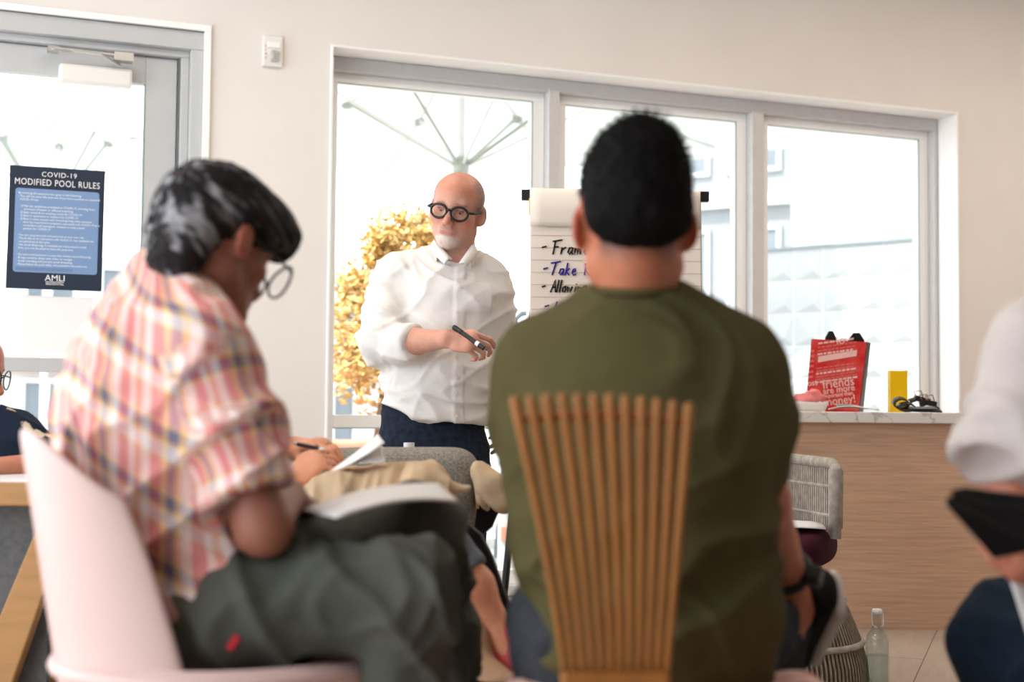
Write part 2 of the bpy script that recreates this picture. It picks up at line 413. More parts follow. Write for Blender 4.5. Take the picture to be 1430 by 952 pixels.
def hand_prims(wrist, fwd, up, s=1.0, curl=(0.5, 0.6, 0.7, 0.8), thumb=(0.5, 0.6), side=1, spread=0.06, wr=0.026):
    """palm along fwd, `up` is the back of the hand; side=+1 puts the thumb towards fwd x up, -1 the other way; curl per finger (index first) in radians per joint"""
    Rm = frame(fwd, up); w = Vector(wrist); L = lambda x, y, z: w + Rm @ Vector((x * side * s, y * s, z * s)); A = np.array(Rm)
    pr = [Ell(L(0, 0.048, 0), np.array((0.042, 0.052, 0.017)) * s, A, 0.012), Ell(L(0.004, 0.075, 0.002), np.array((0.042, 0.02, 0.014)) * s, A, 0.012),
          Cone(w, L(0, 0.03, 0), wr * s, 0.021 * s, 0.012), Cone(L(0.022, 0.012, -0.006), L(0.036, 0.045, -0.012), 0.014 * s, 0.0125 * s, 0.012)]
    lens = ((0.044, 0.026, 0.021), (0.048, 0.030, 0.022), (0.044, 0.027, 0.021), (0.034, 0.021, 0.019)); xs = (0.030, 0.010, -0.011, -0.030)
    ys = (0.088, 0.092, 0.087, 0.078)
    for i in range(4):
        cv = curl[i]; cv = cv if hasattr(cv, '__len__') else (cv, cv * 1.15, cv * 0.8)
        p = Vector((xs[i], ys[i], 0.001)); a = 0.0; sp = (1.5 - i) * spread
        rad = (0.0092, 0.0085, 0.0078, 0.0066) if i < 3 else (0.0078, 0.0072, 0.0066, 0.0056)
        for j in range(3):
            a += cv[j]; d = Vector((math.sin(sp) * math.cos(a), math.cos(a) * math.cos(sp), -math.sin(a)))
            q = p + d * lens[i][j]
            pr.append(Cone(L(*p), L(*q), rad[j] * s, rad[j + 1] * s, 0.004)); p = q
    p = Vector((0.034, 0.04, -0.012)); out, cl = thumb
    for j, (ln, r0, r1) in enumerate(((0.036, 0.0115, 0.0098), (0.028, 0.0096, 0.0075))):
        d = Vector((math.sin(out), math.cos(out), -math.sin(cl) * 0.9)).normalized()
        q = p + d * ln; pr.append(Cone(L(*p), L(*q), r0 * s, r1 * s, 0.006)); p = q; out -= 0.45; cl += 0.1
    return pr
class Half:                      # cuts away everything beyond a plane, inside a box
    def __init__(s, p0, n, c, h, k=0.006):
        s.p, s.n, s.c, s.h, s.k, s.op = _v(p0), _v(Vector(n).normalized()), _v(c), np.array(h if hasattr(h, '__len__') else (h, h, h), dtype=np.float32), k, 's'
    def box(s): return s.c - s.h, s.c + s.h
    def f(s, X, Y, Z): return -((X - s.p[0]) * s.n[0] + (Y - s.p[1]) * s.n[1] + (Z - s.p[2]) * s.n[2])
def front_point(V, x, z, d=(0, -1, 0), tol=.012):
    m = (np.abs(V[:, 0] - x) < tol) & (np.abs(V[:, 2] - z) < tol)
    q = V[m]
    return Vector(q[np.argmax(q @ np.array(d))]) if len(q) else Vector((x, 0, z))
def ramp(x, a, b): return np.clip((x - a) / (b - a), 0, 1)
def mixc(c, d, t): return c * (1 - t[:, None]) + np.array(d)[None, :] * t[:, None]
def glasses(c, R, s, parent, rx=.026, rz=.022, r=.0028, m='black_plastic', tint='lens', x=.033, y=.102, z=-.003, ear=-.005, bow=.0):
    L = lambda a, b, e: Vector(c) + R @ (Vector((a, b, e)) * s)
    ring = lambda sx: [L(sx * (x + rx * math.cos(t)), y - .010 * (abs(x + rx * math.cos(t)) / .06) ** 2, z + rz * math.sin(t) * (1.0 if math.sin(t) < 0 else .92)) for t in [2 * math.pi * k / 24 for k in range(24)]]
    mb = MB()
    for sx in (-1, 1): mb.tube(ring(sx), r * s, 8, closed=True)
    mb.tube([L(-(x - rx), y, z + .005), L(0, y + .003, z + .008), L(x - rx, y, z + .005)], r * s, 8)
    for sx in (-1, 1): mb.tube([L(sx * (x + rx), y - .012, z + .006), L(sx * .074, y - .025, z + .007), L(sx * .081, .02, z + .01), L(sx * .083, ear - .005, z + .012), L(sx * .080, ear - .028, z - .012)], r * .95 * s, 8)
    g = mb.build('glasses', m, parent, smooth=True)
    for sx in (-1, 1):
        pts = ring(sx); MB().prism(pts, R @ Vector((0, .0012, 0))).build('lens', tint, g)
    return g
def shoe(heel, toe, up, parent, m, sole, s=1.0, name='shoe'):
    f = (Vector(toe) - Vector(heel)); Ln = f.length; Rm = frame(f, up); A = np.array(Rm); L = lambda x, y, z: Vector(heel) + Rm @ Vector((x, y * Ln, z))
    side = Rm @ Vector((1, 0, 0))
    pr = [Sec(L(0, .12, .045), L(0, .85, .035), (.036, .045), (.045, .032), side, .03), Cone(L(0, .16, .05), L(0, .15, .10), .038, .036, .03), Half(L(0, 0, .012), Rm @ Vector((0, 0, -1)), L(0, .5, 0), .25)]
    o = skin_obj(name, sdf_mesh(pr, .006), m, parent)
    sp = [Sec(L(0, .14, .010), L(0, .84, .010), (.04, .014), (.05, .014), side, .02, power=3)]
    skin_obj('sole', sdf_mesh(sp, .006), sole, o)
    return o
# ================================================================ the room
ROOM_U0, ROOM_U1, ROOM_N1, CEIL = -3.6, 5.2, 9.5, 3.25
TOPZ = CAM_Z + 1.65
DOOR_U0, DOOR_U1 = -1.75, -0.555
# floor slab with its tiles
M['floor'] = mat('floor_grout', (0.36, 0.305, 0.255), 0.8, 0.2, noise=0.1)
M['tile'] = mat('floor_tile', (0.44, 0.375, 0.315), 0.38, 0.4, noise=0.16, nscale=6, stretch=(1, 6, 1), bump=0.02, bscale=60)
fl = MB().wbox(ROOM_U0 - .2, ROOM_U1 + .2, -0.35, ROOM_N1 + .2, -0.12, -0.004).build('floor', 'floor'); tag(fl, kind='structure', label='beige tiled floor under the seated group')
ta = math.atan2(0.8311, 0.3053); tx = Vector((math.cos(ta), math.sin(ta), 0)); ty = Vector((-tx.y, tx.x, 0)); t0 = Vector((1.5, 5.195, 0))
tm = None; TL, TW, G = 1.2, 0.6, 0.004
for i in range(-8, 9):
    for j in range(-5, 5):
        c = t0 + tx * ((j + 0.5) * TL + (0.55 if i % 2 else 0.0)) + ty * ((i + 0.5) * TW)
        q = c - WO; uu, nn = q.dot(WU), q.dot(WN)
        if not (ROOM_U0 + .75 < uu < ROOM_U1 - .75 and 0.7 < nn < ROOM_N1 - .75): continue
        if tm is None:
            tm = MB().box((0, 0, -0.003), (TL - G, TW - G, 0.006)).build('tile', 'tile', fl); to = tm; tm = to.data
        else:
            to = bpy.data.objects.new('tile', tm); COL.objects.link(to); to.parent = fl
        to.location = c; to.rotation_euler = (0, 0, ta)
# ceiling and walls
M['fill_cut'] = mat('fill_cut_dark', (0.09, 0.06, 0.045), 0.6, 0.3, noise=.3, nscale=4, stretch=(6, 6, .5))  # dark brown for the unseen wall, chosen to cut fill from behind the viewer
tag(MB().wbox(ROOM_U0 - .2, ROOM_U1 + .2, -0.35, ROOM_N1 + .2, CEIL, CEIL + .2).build('ceiling', 'ceil'), kind='structure', label='plain painted ceiling of the room')
wb = MB()
wb.wbox(ROOM_U0 - .2, DOOR_U0, -0.30, 0, 0, CEIL).wbox(DOOR_U0, DOOR_U1, -0.30, 0, TOPZ, CEIL)
wb.wbox(DOOR_U1, 0, -0.30, 0, 0, CEIL).wbox(0, WIN_W, -0.30, 0, TOPZ, CEIL).wbox(WIN_W, ROOM_U1 + .2, -0.30, 0, 0, CEIL)
tag(wb.build('wall_back', 'wall'), kind='structure', label='pale pinkish plaster wall around the door and the long window')
tag(MB().wbox(ROOM_U1, ROOM_U1 + .2, 0, ROOM_N1, 0, CEIL).build('wall_right', 'wall'), kind='structure', label='plain plaster side wall beyond the counter')
tag(MB().wbox(ROOM_U0 - .2, ROOM_U1 + .2, ROOM_N1, ROOM_N1 + .2, 0, CEIL).build('wall_front', 'fill_cut'), kind='structure', label='unseen wall behind the viewer, coloured dark to cut fill light')
# left wall: a long run of windows the daylight comes through
LWIN = [(0.4, 3.0), (3.2, 6.5)]; LZ0, LZ1 = 0.1, 2.95
wl = MB(); wl.wbox(ROOM_U0 - .2, ROOM_U0, 0, ROOM_N1, 0, LZ0).wbox(ROOM_U0 - .2, ROOM_U0, 0, ROOM_N1, LZ1, CEIL)
e = 0.0
for a, b in LWIN + [(ROOM_N1, ROOM_N1)]:
    wl.wbox(ROOM_U0 - .2, ROOM_U0, e, a, LZ0, LZ1); e = b
tag(wl.build('wall_left', 'wall'), kind='structure', label='side wall with tall window openings')
for i, (a, b) in enumerate(LWIN):
    w = thing('window_%d' % (i + 2), W(ROOM_U0, (a + b) / 2, LZ0), 'tall side window of the long wall out of the picture', None, kind='structure')
    fr = MB()
    for n0, n1, z0, z1 in ((a, b, LZ0, LZ0 + .06), (a, b, LZ1 - .06, LZ1), (a, a + .06, LZ0, LZ1), (b - .06, b, LZ0, LZ1), ((a + b) / 2 - .03, (a + b) / 2 + .03, LZ0, LZ1)):
        fr.wbox(ROOM_U0 - .13, ROOM_U0 - .07, n0, n1, z0, z1)
    fr.build('frame', 'trim', w)
    # daylight portal standing in the opening
    pd = bpy.data.lights.new('daylight_portal', 'AREA'); pd.shape = 'RECTANGLE'; pd.size = b - a; pd.size_y = LZ1 - LZ0; pd.cycles.is_portal = True
    po = bpy.data.objects.new('daylight_portal', pd); COL.objects.link(po); po.location = W(ROOM_U0 - .16, (a + b) / 2, (LZ0 + LZ1) / 2)
    po.rotation_euler = Matrix((WN, Vector((0, 0, 1)), -WU)).transposed().to_euler()
pd = bpy.data.lights.new('daylight_portal', 'AREA'); pd.shape = 'RECTANGLE'; pd.size = WIN_W; pd.size_y = TOPZ; pd.cycles.is_portal = True
po = bpy.data.objects.new('daylight_portal', pd); COL.objects.link(po); po.location = W(WIN_W / 2, -0.32, TOPZ / 2)
po.rotation_euler = Matrix((WU, Vector((0, 0, 1)), -WN)).transposed().to_euler()
po.rotation_euler = Matrix((-WU, Vector((0, 0, 1)), WN)).transposed().to_euler()
for po_ in [o for o in bpy.data.objects if o.name.startswith('daylight_portal')]:
    # light leaves a lamp along its -Z: turn it into the room
    z = po_.rotation_euler.to_matrix() @ Vector((0, 0, -1)); want = (W(1, 4.5, 1) - po_.location)
    if z.dot(want) < 0: po_.rotation_euler = (po_.rotation_euler.to_matrix() @ Matrix.Rotation(math.pi, 3, 'Y')).to_euler()
# baseboards
bb = MB().wbox(DOOR_U1 + .03, 0, 0, .014, 0, .1).build('baseboard_back', 'trim'); tag(bb, kind='structure', label='white baseboard between door and window')

# ---- the long three-light window
win = thing('window_1', W(0, 0, 0), 'long three pane window with white sashes above the patio', None, kind='structure')
R = 0.15
cs = MB()                                        # thin lining of the opening
cs.wbox(0, WIN_W, -R, 0.012, TOPZ - .012, TOPZ).wbox(0, .012, -R, 0.012, 0, TOPZ - .012).wbox(WIN_W - .012, WIN_W, -R, 0.012, 0, TOPZ - .012)
cs.build('lining', 'trim', win, bevel=.003)
fr = MB(); FD = 0.30
fr.wbox(.012, WIN_W - .012, -FD, -R, TOPZ - .075, TOPZ - .012).wbox(.012, .03, -FD, -R, 0, TOPZ - .075).wbox(WIN_W - .035, WIN_W - .012, -FD, -R, 0, TOPZ - .075)
fr.wbox(.012, WIN_W - .012, -FD, -R, 0, .05)
fr.build('outer_frame', 'alu', win, bevel=.003)
POSTS = [(1.142, 1.198), (2.300, 2.370)]
for a, b in POSTS: MB().wbox(a, b, -FD, -R + .005, .05, TOPZ - .06).build('mullion', 'alu', win, bevel=.003)
edges = [.03, POSTS[0][0], POSTS[0][1], POSTS[1][0], POSTS[1][1], WIN_W - .035]
SN0, SN1 = -.265, -.205
for k in range(3):
    a, b = edges[2 * k], edges[2 * k + 1]
    sash = MB(); zt = TOPZ - .075; sw = .062; zb = .05
    sash.wbox(a, b, SN0, SN1, zt - .045, zt).wbox(a, b, SN0, SN1, zb, zb + .07).wbox(a, a + sw, SN0, SN1, zb + .07, zt - .045).wbox(b - sw, b, SN0, SN1, zb + .07, zt - .045)
    sash.wbox(a + sw, b - sw, SN0, SN1, .80, .86)
    so = sash.build('sash', 'trim', win, bevel=.003)
    for z0, z1 in ((.86, zt - .045), (zb + .07, .80)):
        MB().wbox(a + sw, b - sw, -.238, -.230, z0, z1).build('pane', 'glass', so)
        g = MB(); gw = .006
        g.wbox(b - sw - gw, b - sw, SN1 - .004, SN1 + .001, z0, z1).wbox(a + sw, b - sw - gw, SN1 - .004, SN1 + .001, z1 - .004, z1)
        g.build('glazing_bead', 'glass_edge', so)

# ---- glazed door in its frame
M['door_alu'] = mat('door_aluminium', (0.52, 0.53, 0.545), 0.4, 0.4, noise=0.04, nscale=12)
dr = thing('door_1', W((DOOR_U0 + DOOR_U1) / 2, 0, 0), 'grey aluminium glazed door with a closer arm', None, kind='structure')
cs = MB()
cs.wbox(DOOR_U0 - .02, DOOR_U1 + .016, 0, .02, TOPZ - .005, TOPZ + .022).wbox(DOOR_U1 - .012, DOOR_U1 + .016, -.1, .02, 0, TOPZ - .005)
cs.build('casing', 'trim', dr, bevel=.003)
f = MB()
f.wbox(DOOR_U0, DOOR_U1 - .012, -.16, -.01, TOPZ - .085, TOPZ - .005).wbox(DOOR_U1 - .065, DOOR_U1 - .012, -.16, -.01, 0, TOPZ - .085)
f.build('outer_frame', 'door_alu', dr, bevel=.004)
f = MB()
f.wbox(DOOR_U0, DOOR_U1 - .065, -.16, -.05, TOPZ - .115, TOPZ - .085).wbox(DOOR_U1 - .10, DOOR_U1 - .065, -.16, -.05, 0, TOPZ - .115)
f.build('door_stop', 'door_alu', dr, bevel=.004)
f = MB()
f.wbox(DOOR_U1 - .11, DOOR_U1 - .10, -.15, -.075, 0, TOPZ - .115); f.build('gasket', 'alu_dark', dr)
DL0, DL1, DZ = DOOR_U0, DOOR_U1 - .112, TOPZ - .12
leaf = MB(); st = .135
leaf.wbox(DL1 - st, DL1, -.14, -.085, .01, DZ).wbox(DL0, DL0 + st, -.14, -.085, .01, DZ).wbox(DL0 + st, DL1 - st, -.14, -.085, DZ - .12, DZ)
leaf.wbox(DL0 + st, DL1 - st, -.14, -.085, .01, .26).wbox(DL0 + st, DL1 - st, -.14, -.085, 1.03, 1.09)
lo = leaf.build('leaf', 'door_alu', dr, bevel=.003)
MB().wbox(DL0 + st, DL1 - st, -.118, -.110, 1.09, DZ - .12).build('pane', 'glass', lo)
MB().wbox(DL0 + st, DL1 - st, -.118, -.110, .26, 1.03).build('pane', 'glass', lo)
g = MB().wbox(DL1 - st - .006, DL1 - st, -.089, -.083, 1.09, DZ - .12); g.build('glazing_bead', 'glass_edge', lo)
# closer body and arm
cl = MB().wbox(-1.165, -.865, -.085, -.02, TOPZ - .275, TOPZ - .195).build('closer_body', 'white_plastic', dr, bevel=.012)
ar = MB()
pa = [W(-1.20, .0, TOPZ - .145), W(-1.19, .02, TOPZ - .15), W(-.93, .03, TOPZ - .155), W(-.90, .0, TOPZ - .15)]
ar.tube(pa, .009, 8); ar.wbox(-.95, -.87, -.02, .04, TOPZ - .175, TOPZ - .14); ar.wbox(-1.215, -1.17, -.05, .01, TOPZ - .155, TOPZ - .135)
ar.tube([W(-1.19, .01, TOPZ - .15), W(-1.0, .045, TOPZ - .16), W(-.92, .0, TOPZ - .19)], .007, 8)
ar.build('closer_arm', 'steel', dr, smooth=False)

# ---- alarm sounder on the wall between door and window
du0, dz1 = wpx(365, 50); du1, dz0 = wpx(395, 96); du0 += .004; du1 -= .006
al = thing('alarm_sounder', W((du0 + du1) / 2, 0, dz0), 'small white alarm sounder on the wall between door and window', 'alarm')
MB().wbox(du0, du1, 0, .022, dz0, dz1).build('housing', 'white_plastic', al, bevel=.006)
MB().wbox(du0 + .018, du1 - .012, .022, .03, dz1 - .055, dz1 - .028).build('grille', 'trim', al, bevel=.004)
M['strobe'] = mat('strobe_lens', (0.62, 0.60, 0.56), 0.15, 0.6, noise=0.3, nscale=60)
st_ = MB().wbox(du0 + .03, du1 - .018, .022, .045, dz0 + .022, dz0 + .07); st_.build('strobe_lens', 'strobe', al, bevel=.008)
MB().wbox(du0 + .04, du1 - .028, .045, .049, dz0 + .032, dz0 + .06).build('strobe_tube', 'steel', al, bevel=.002)
M['red_print'] = mat('red_print', (0.65, 0.06, 0.05), 0.6, noise=0.05)
for k, ch in enumerate('FIRE'):
    text(ch, 'lettering', 'red_print', al, W(du0 + .009, .0226, dz1 - .055 - k * .017), WU, (0, 0, 1), .016)

# ---- pool rules poster on the door glass, and the paper notice under it
M['navy'] = mat('poster_navy', srgb(38, 48, 66), 0.55, 0.3, noise=0.05)
M['poster_blue'] = mat('poster_blue', srgb(122, 150, 190), 0.6, 0.2, noise=0.02)
M['print_white'] = mat('print_white', (0.85, 0.85, 0.86), 0.6, 0.2, noise=0.02)
M['print_pale'] = mat('print_pale', (0.72, 0.78, 0.86), 0.6, 0.2, noise=0.02)
PN = -.078
ca, za = wpx(14, 230, PN); cb, zb_ = wpx(147, 239, PN); cc, zc = wpx(143, 409, PN); cd, zd = wpx(8, 402, PN)
X = (W(cb, PN, zb_) - W(ca, PN, za)); PW = X.length; X.normalize(); Y = (W(ca, PN, za) - W(cd, PN, zd)); PH = Y.length; Y = Y.normalized()
po = thing('rules_poster', W(cd, PN, zd), 'navy and blue pool rules poster fixed to the door glass', 'poster')
p0 = W(cd, PN, zd); N_ = X.cross(Y).normalized()
q = lambda x, y, n=0: p0 + X * x + Y * y + N_ * n
MB().box8([q(0, 0, -.004), q(PW, 0, -.004), q(PW, PH, -.004), q(0, PH, -.004), q(0, 0, 0), q(PW, 0, 0), q(PW, PH, 0), q(0, PH, 0)]).build('board', 'navy', po)
def rrect(x0, y0, x1, y1, r, n, seg=5):
    pts = []
    for cx, cy, a0 in ((x1 - r, y1 - r, 0), (x0 + r, y1 - r, 90), (x0 + r, y0 + r, 180), (x1 - r, y0 + r, 270)):
        for k in range(seg + 1):
            a = math.radians(a0 + 90 * k / seg); pts.append(q(cx + r * math.cos(a), cy + r * math.sin(a), n))
    return pts
bx0, by0, bx1, by1 = PW * .065, PH * .135, PW * .945, PH * .818
MB().prism(rrect(bx0, by0, bx1, by1, .012, .0002), N_ * .0006).build('text_field', 'poster_blue', po)
text('COVID-19', 'lettering', 'print_white', po, q(PW * .515, PH * .922, .0008), X, Y, .0295, 'CENTER', spacing=1.12)
text('MODIFIED POOL RULES', 'lettering', 'print_white', po, q(PW * .5, PH * .848, .0008), X, Y, .0385, 'CENTER', sx=.80, spacing=1.08)
lines = ['By entering this pool area you agree to the following:', '- You will not enter this pool area if you have a positive or suspected', '  COVID-19 test', '',
         '   1) Had any symptoms associated to COVID-19, including fever,', '       shortness of breath or difficulty breathing', '   2) Been tested & are awaiting results for COVID-19',
         '   3) Been in quarantine or isolation for COVID-19', '   4) Been in close contact with (including living with) someone', '       who has experienced symptoms associated with COVID-19 or is',
         '       currently in self quarantine, isolation or been tested', '       positive for COVID-19', '', '- You are using this pool and pool area at your own risk.',
         '- This facility to be maintained with children or non residents are', '  not permitted at this time.', '- Use social distancing, if crowded and will prevent a social', '  limit, you may be asked to leave the pool area.',
         '', '- Do not move furniture in a way that violates social distancing.', '- Bring a towel to drape over chairs or lounges.', '- Avoid crowding and practice social distancing.',
         '- Please follow the pool safety rules posted in the pool area.']
for k, s_ in enumerate(lines):
    if s_: text(s_, 'lettering', 'print_white', po, q(bx0 + .012, by1 - .024 - k * .01365, .0012), X, Y, .0128, sx=.92)
for k in range(2):
    text('Please follow guidelines and posted notices about the pool and its facilities at all times', 'lettering', 'navy', po, q(bx0 + .010, by0 + .016 - k * .007, .0012), X, Y, .0066)
text('AMLI', 'lettering', 'print_white', po, q(PW * .505, PH * .072, .0008), X, Y, .036, 'CENTER', sx=1.05)
text('RESIDENTIAL', 'lettering', 'print_white', po, q(PW * .505, PH * .038, .0008), X, Y, .0125, 'CENTER')
MB().box8([q(PW * .41, PH * .061, .0005), q(PW * .60, PH * .061, .0005), q(PW * .60, PH * .065, .0005), q(PW * .41, PH * .065, .0005)] +
          [q(PW * .41, PH * .061, .001), q(PW * .60, PH * .061, .001), q(PW * .60, PH * .065, .001), q(PW * .41, PH * .065, .001)]).build('rule_line', 'print_white', po)
a0, z1 = wpx(30, 412, -.105); a1, z0 = wpx(128, 494, -.105)
MB().wbox(a0, a1, -.108, -.105, z0, z1)
nt_ = MB().wbox(a0, a1, -.108, -.105, z0, z1).build('paper_notice', 'paper'); tag(nt_, 'plain white paper notice on the door glass below the rules poster', 'paper')
# ceiling lamps: round warm downlights, the far right pair added to brighten that side
M['lamp_glow'] = mat('lamp_glow', (1.0, 0.85, 0.70), 0.5, emit=40.0, noise=0.01)
for k, (u, n, lb) in enumerate([(-2.2, 1.7, 'above the glazed door'), (-.5, 1.7, 'above the standing man'), (1.2, 1.7, 'above the flip chart'), (2.9, 1.7, 'above the counter'), (4.3, 1.5, 'beyond the counter end, added to brighten the right'), (4.3, 3.4, 'above the right hand aisle, added to brighten the right'), (-2.4, 4.0, 'above the white topped table')]):
    t = thing('ceiling_downlight', W(u, n, CEIL), 'round warm downlight in the ceiling ' + lb, 'lamp', 'ceiling downlights')
    MB().lathe([(.0, -.02), (.17, -.02), (.19, -.012), (.19, 0)], W(u, n, CEIL)).build('housing', 'white_plastic', t)
    MB().lathe([(.0, -.026), (.15, -.026), (.16, -.021)], W(u, n, CEIL)).build('diffuser', 'lamp_glow', t)
# ================================================================ the patio outside
M['patio'] = mat('patio_concrete', (0.42, 0.41, 0.40), 0.85, 0.15, noise=0.08, nscale=2)
M['white_wall'] = mat('white_render', (0.60, 0.60, 0.595), 0.85, 0.1, noise=0.03)
M['terracotta'] = mat('terracotta', (0.62, 0.30, 0.21), 0.8, 0.1, noise=0.15, nscale=10)
M['facade'] = mat('pale_facade', (0.30, 0.305, 0.32), 0.8, 0.1, noise=0.05)
M['facade_glass'] = mat('facade_glass', (0.19, 0.21, 0.24), 0.3, 0.4, noise=0.2, nscale=1.5)
M['canvas'] = mat('parasol_canvas', (0.84, 0.84, 0.82), 0.9, 0.05, noise=0.03)
nt = M['canvas'].node_tree; b_ = nt.nodes['Principled BSDF']
tr = nt.nodes.new('ShaderNodeBsdfTranslucent'); tr.inputs[0].default_value = (.84, .84, .82, 1); mx = nt.nodes.new('ShaderNodeMixShader'); mx.inputs[0].default_value = .5
_link(nt, b_.outputs[0], mx.inputs[1]); _link(nt, tr.outputs[0], mx.inputs[2]); _link(nt, mx.outputs[0], nt.nodes['Material Output'].inputs[0])
M['parasol_metal'] = mat('parasol_metal', (0.36, 0.38, 0.35), 0.5, 0.3, 0.2, noise=0.1)
M['leaf_y'] = mat('autumn_leaf', (0.80, 0.60, 0.26), 0.6, 0.2, noise=0.6, nscale=5, col2=(0.72, 0.44, 0.14))
M['bark'] = mat('bark', (0.20, 0.13, 0.08), 0.9, 0.1, noise=0.3)
pt = MB().wbox(-14, 30, -30, -.35, -.15, -.02).build('patio_ground', 'patio'); tag(pt, kind='structure', label='pale concrete patio ground beyond the window')

def parasol(base, top, half, rot, label, arm):
    t = thing('patio_parasol', base, label, 'parasol', 'white patio parasols'); bx, by = base.x, base.y
    rim = top - half * .34
    R2 = Matrix.Rotation(rot, 3, 'Z')
    pt_ = lambda a, r, z: Vector((bx, by, 0)) + R2 @ Vector((r * math.cos(a), r * math.sin(a), 0)) + Vector((0, 0, z))
    MB().tube([(bx, by, 0), (bx, by, top - .05)], .028, 10).build('pole', 'white_wall', t)
    MB().lathe([(.32, -.02), (.32, .05), (.05, .07), (.04, .2)], (bx, by, 0)).build('base', 'white_wall', t, smooth=False)
    rr = lambda k: half * (1.12 if k % 2 == 0 else 1.0)
    for k in range(8):
        a, b = 2 * math.pi * k / 8, 2 * math.pi * (k + 1) / 8
        fn = lambda u, v: pt_(a, rr(k) * v, top - (top - rim) * v) * (1 - u) + pt_(b, rr(k + 1) * v, top - (top - rim) * v) * u - Vector((0, 0, .05 * math.sin(math.pi * u) * v + .05 * math.sin(math.pi * v)))
        MB().grid(fn, 5, 6).build('canopy_panel', 'canvas', t, smooth=True, solid=.006)
    for k in range(8):
        a = 2 * math.pi * k / 8
        MB().tube([pt_(a, .04, top - .03), pt_(a, rr(k) * .5, (top + rim) / 2 - .05), pt_(a, rr(k), rim - .02)], .014, 6).build('rib', 'white_wall', t)
        MB().tube([pt_(a, .06, arm), pt_(a, rr(k) * .52, (top + rim) / 2 - .065)], .013, 6).build('strut', 'parasol_metal' if k % 2 else 'white_wall', t)
        c = pt_(a, rr(k) * .52, (top + rim) / 2 - .07); MB().box(c, (.07, .05, .08)).build('strut_joint', 'parasol_metal', t, bevel=.01)
    MB().lathe([(.03, -.07), (.055, -.06), (.055, .04), (.03, .05)], (bx, by, arm)).build('hub', 'parasol_metal', t)
b0 = P(640, 574, 9.6); parasol(Vector((b0.x, b0.y, -.02)), 3.42, 1.75, .35, 'white patio parasol whose hub is right above the standing man', 2.56)
b0 = P(925, 574, 12.6); parasol(Vector((b0.x, b0.y, -.02)), 4.02, 1.62, .1, 'white patio parasol behind the head of the man in green', 3.2)
b0 = P(60, 574, 11.5); parasol(Vector((b0.x, b0.y, -.02)), 3.4, 1.15, .2, 'white patio parasol seen through the glazed door', 2.5)

# tree in a terracotta planter
def tree(base, label, blobs, trunk_top, n):
    t = thing('patio_tree', base, label, 'tree'); rnd = random.Random(3)
    pts = [base, base + Vector((.05, 0, .5)), trunk_top]
    tr_ = MB().tube(pts, [.05, .045, .03], 8)
    for c, r in blobs: tr_.tube([trunk_top - Vector((0, 0, .15)), (trunk_top + c) / 2 + Vector((0, .05, .06)), c], [.02, .013, .005], 6)
    tr_.build('trunk', 'bark', t, smooth=True)
    mb = MB()
    for i in range(n):
        c, r = blobs[i % len(blobs)]
        d = Vector((rnd.gauss(0, 1), rnd.gauss(0, 1), rnd.gauss(0, 1))); d = d.normalized() * r * 1.25 * rnd.random() ** .5
        p = c + d; a = Vector((rnd.gauss(0, 1), rnd.gauss(0, 1), rnd.gauss(0, .6))).normalized(); b = a.cross(Vector((rnd.random() - .5, rnd.random() - .5, 1))).normalized()
        l, w_ = rnd.uniform(.024, .042), rnd.uniform(.012, .02); m_ = a.cross(b) * .012
        mb.add([p - a * l, p - b * w_ + m_, p + a * l, p + b * w_ + m_, p - m_ * .4], [(0, 1, 4), (1, 2, 4), (2, 3, 4), (3, 0, 4)])
    o = mb.build('foliage', 'leaf_y', t); o['kind'] = 'stuff'
D = 8.3
blobs = [(P(555, 325, D), .15), (P(585, 335, D + .2), .16), (P(530, 345, D), .10), (P(605, 330, D), .12), (P(492, 430, D), .18), (P(510, 470, D - .1), .2), (P(490, 505, D), .16), (P(520, 520, D), .2), (P(500, 395, D), .13), (P(545, 400, D + .2), .22), (P(560, 470, D + .1), .24)]
tb = P(530, 700, D); tree(Vector((tb.x, tb.y, .62)), 'small tree with yellow and orange leaves behind the standing man', blobs, P(535, 470, D), 2600)
pl = thing('terracotta_planter', Vector((tb.x, tb.y, -.02)), 'long terracotta planter under the yellow leaved tree', 'planter')
MB().box((tb.x - .8, tb.y, .30), (2.3, .5, .64)).build('trough', 'terracotta', pl, bevel=.015)
MB().box((tb.x - .8, tb.y, .66), (2.36, .58, .09)).build('rim', 'terracotta', pl, bevel=.02)
# low white bench wall with terracotta tiles, seen past the armchair
bw = P(720, 740, 8.0)
lw = thing('low_bench_wall', Vector((bw.x, bw.y, -.02)), 'low white bench wall with a terracotta inset and cushion on the patio', 'bench')
MB().box((bw.x + 1.0, bw.y + .3, .16), (2.2, .5, .36)).build('body', 'white_wall', lw, bevel=.01)
MB().box((bw.x + 1.0, bw.y + .32, .42), (2.1, .46, .14)).build('cushion', 'terracotta', lw, bevel=.04)
c = P(716, 745, bw.y + .05); MB().box((c.x, bw.y + .045, c.z), (.13, .02, .075)).build('inset_tile', 'terracotta', lw)
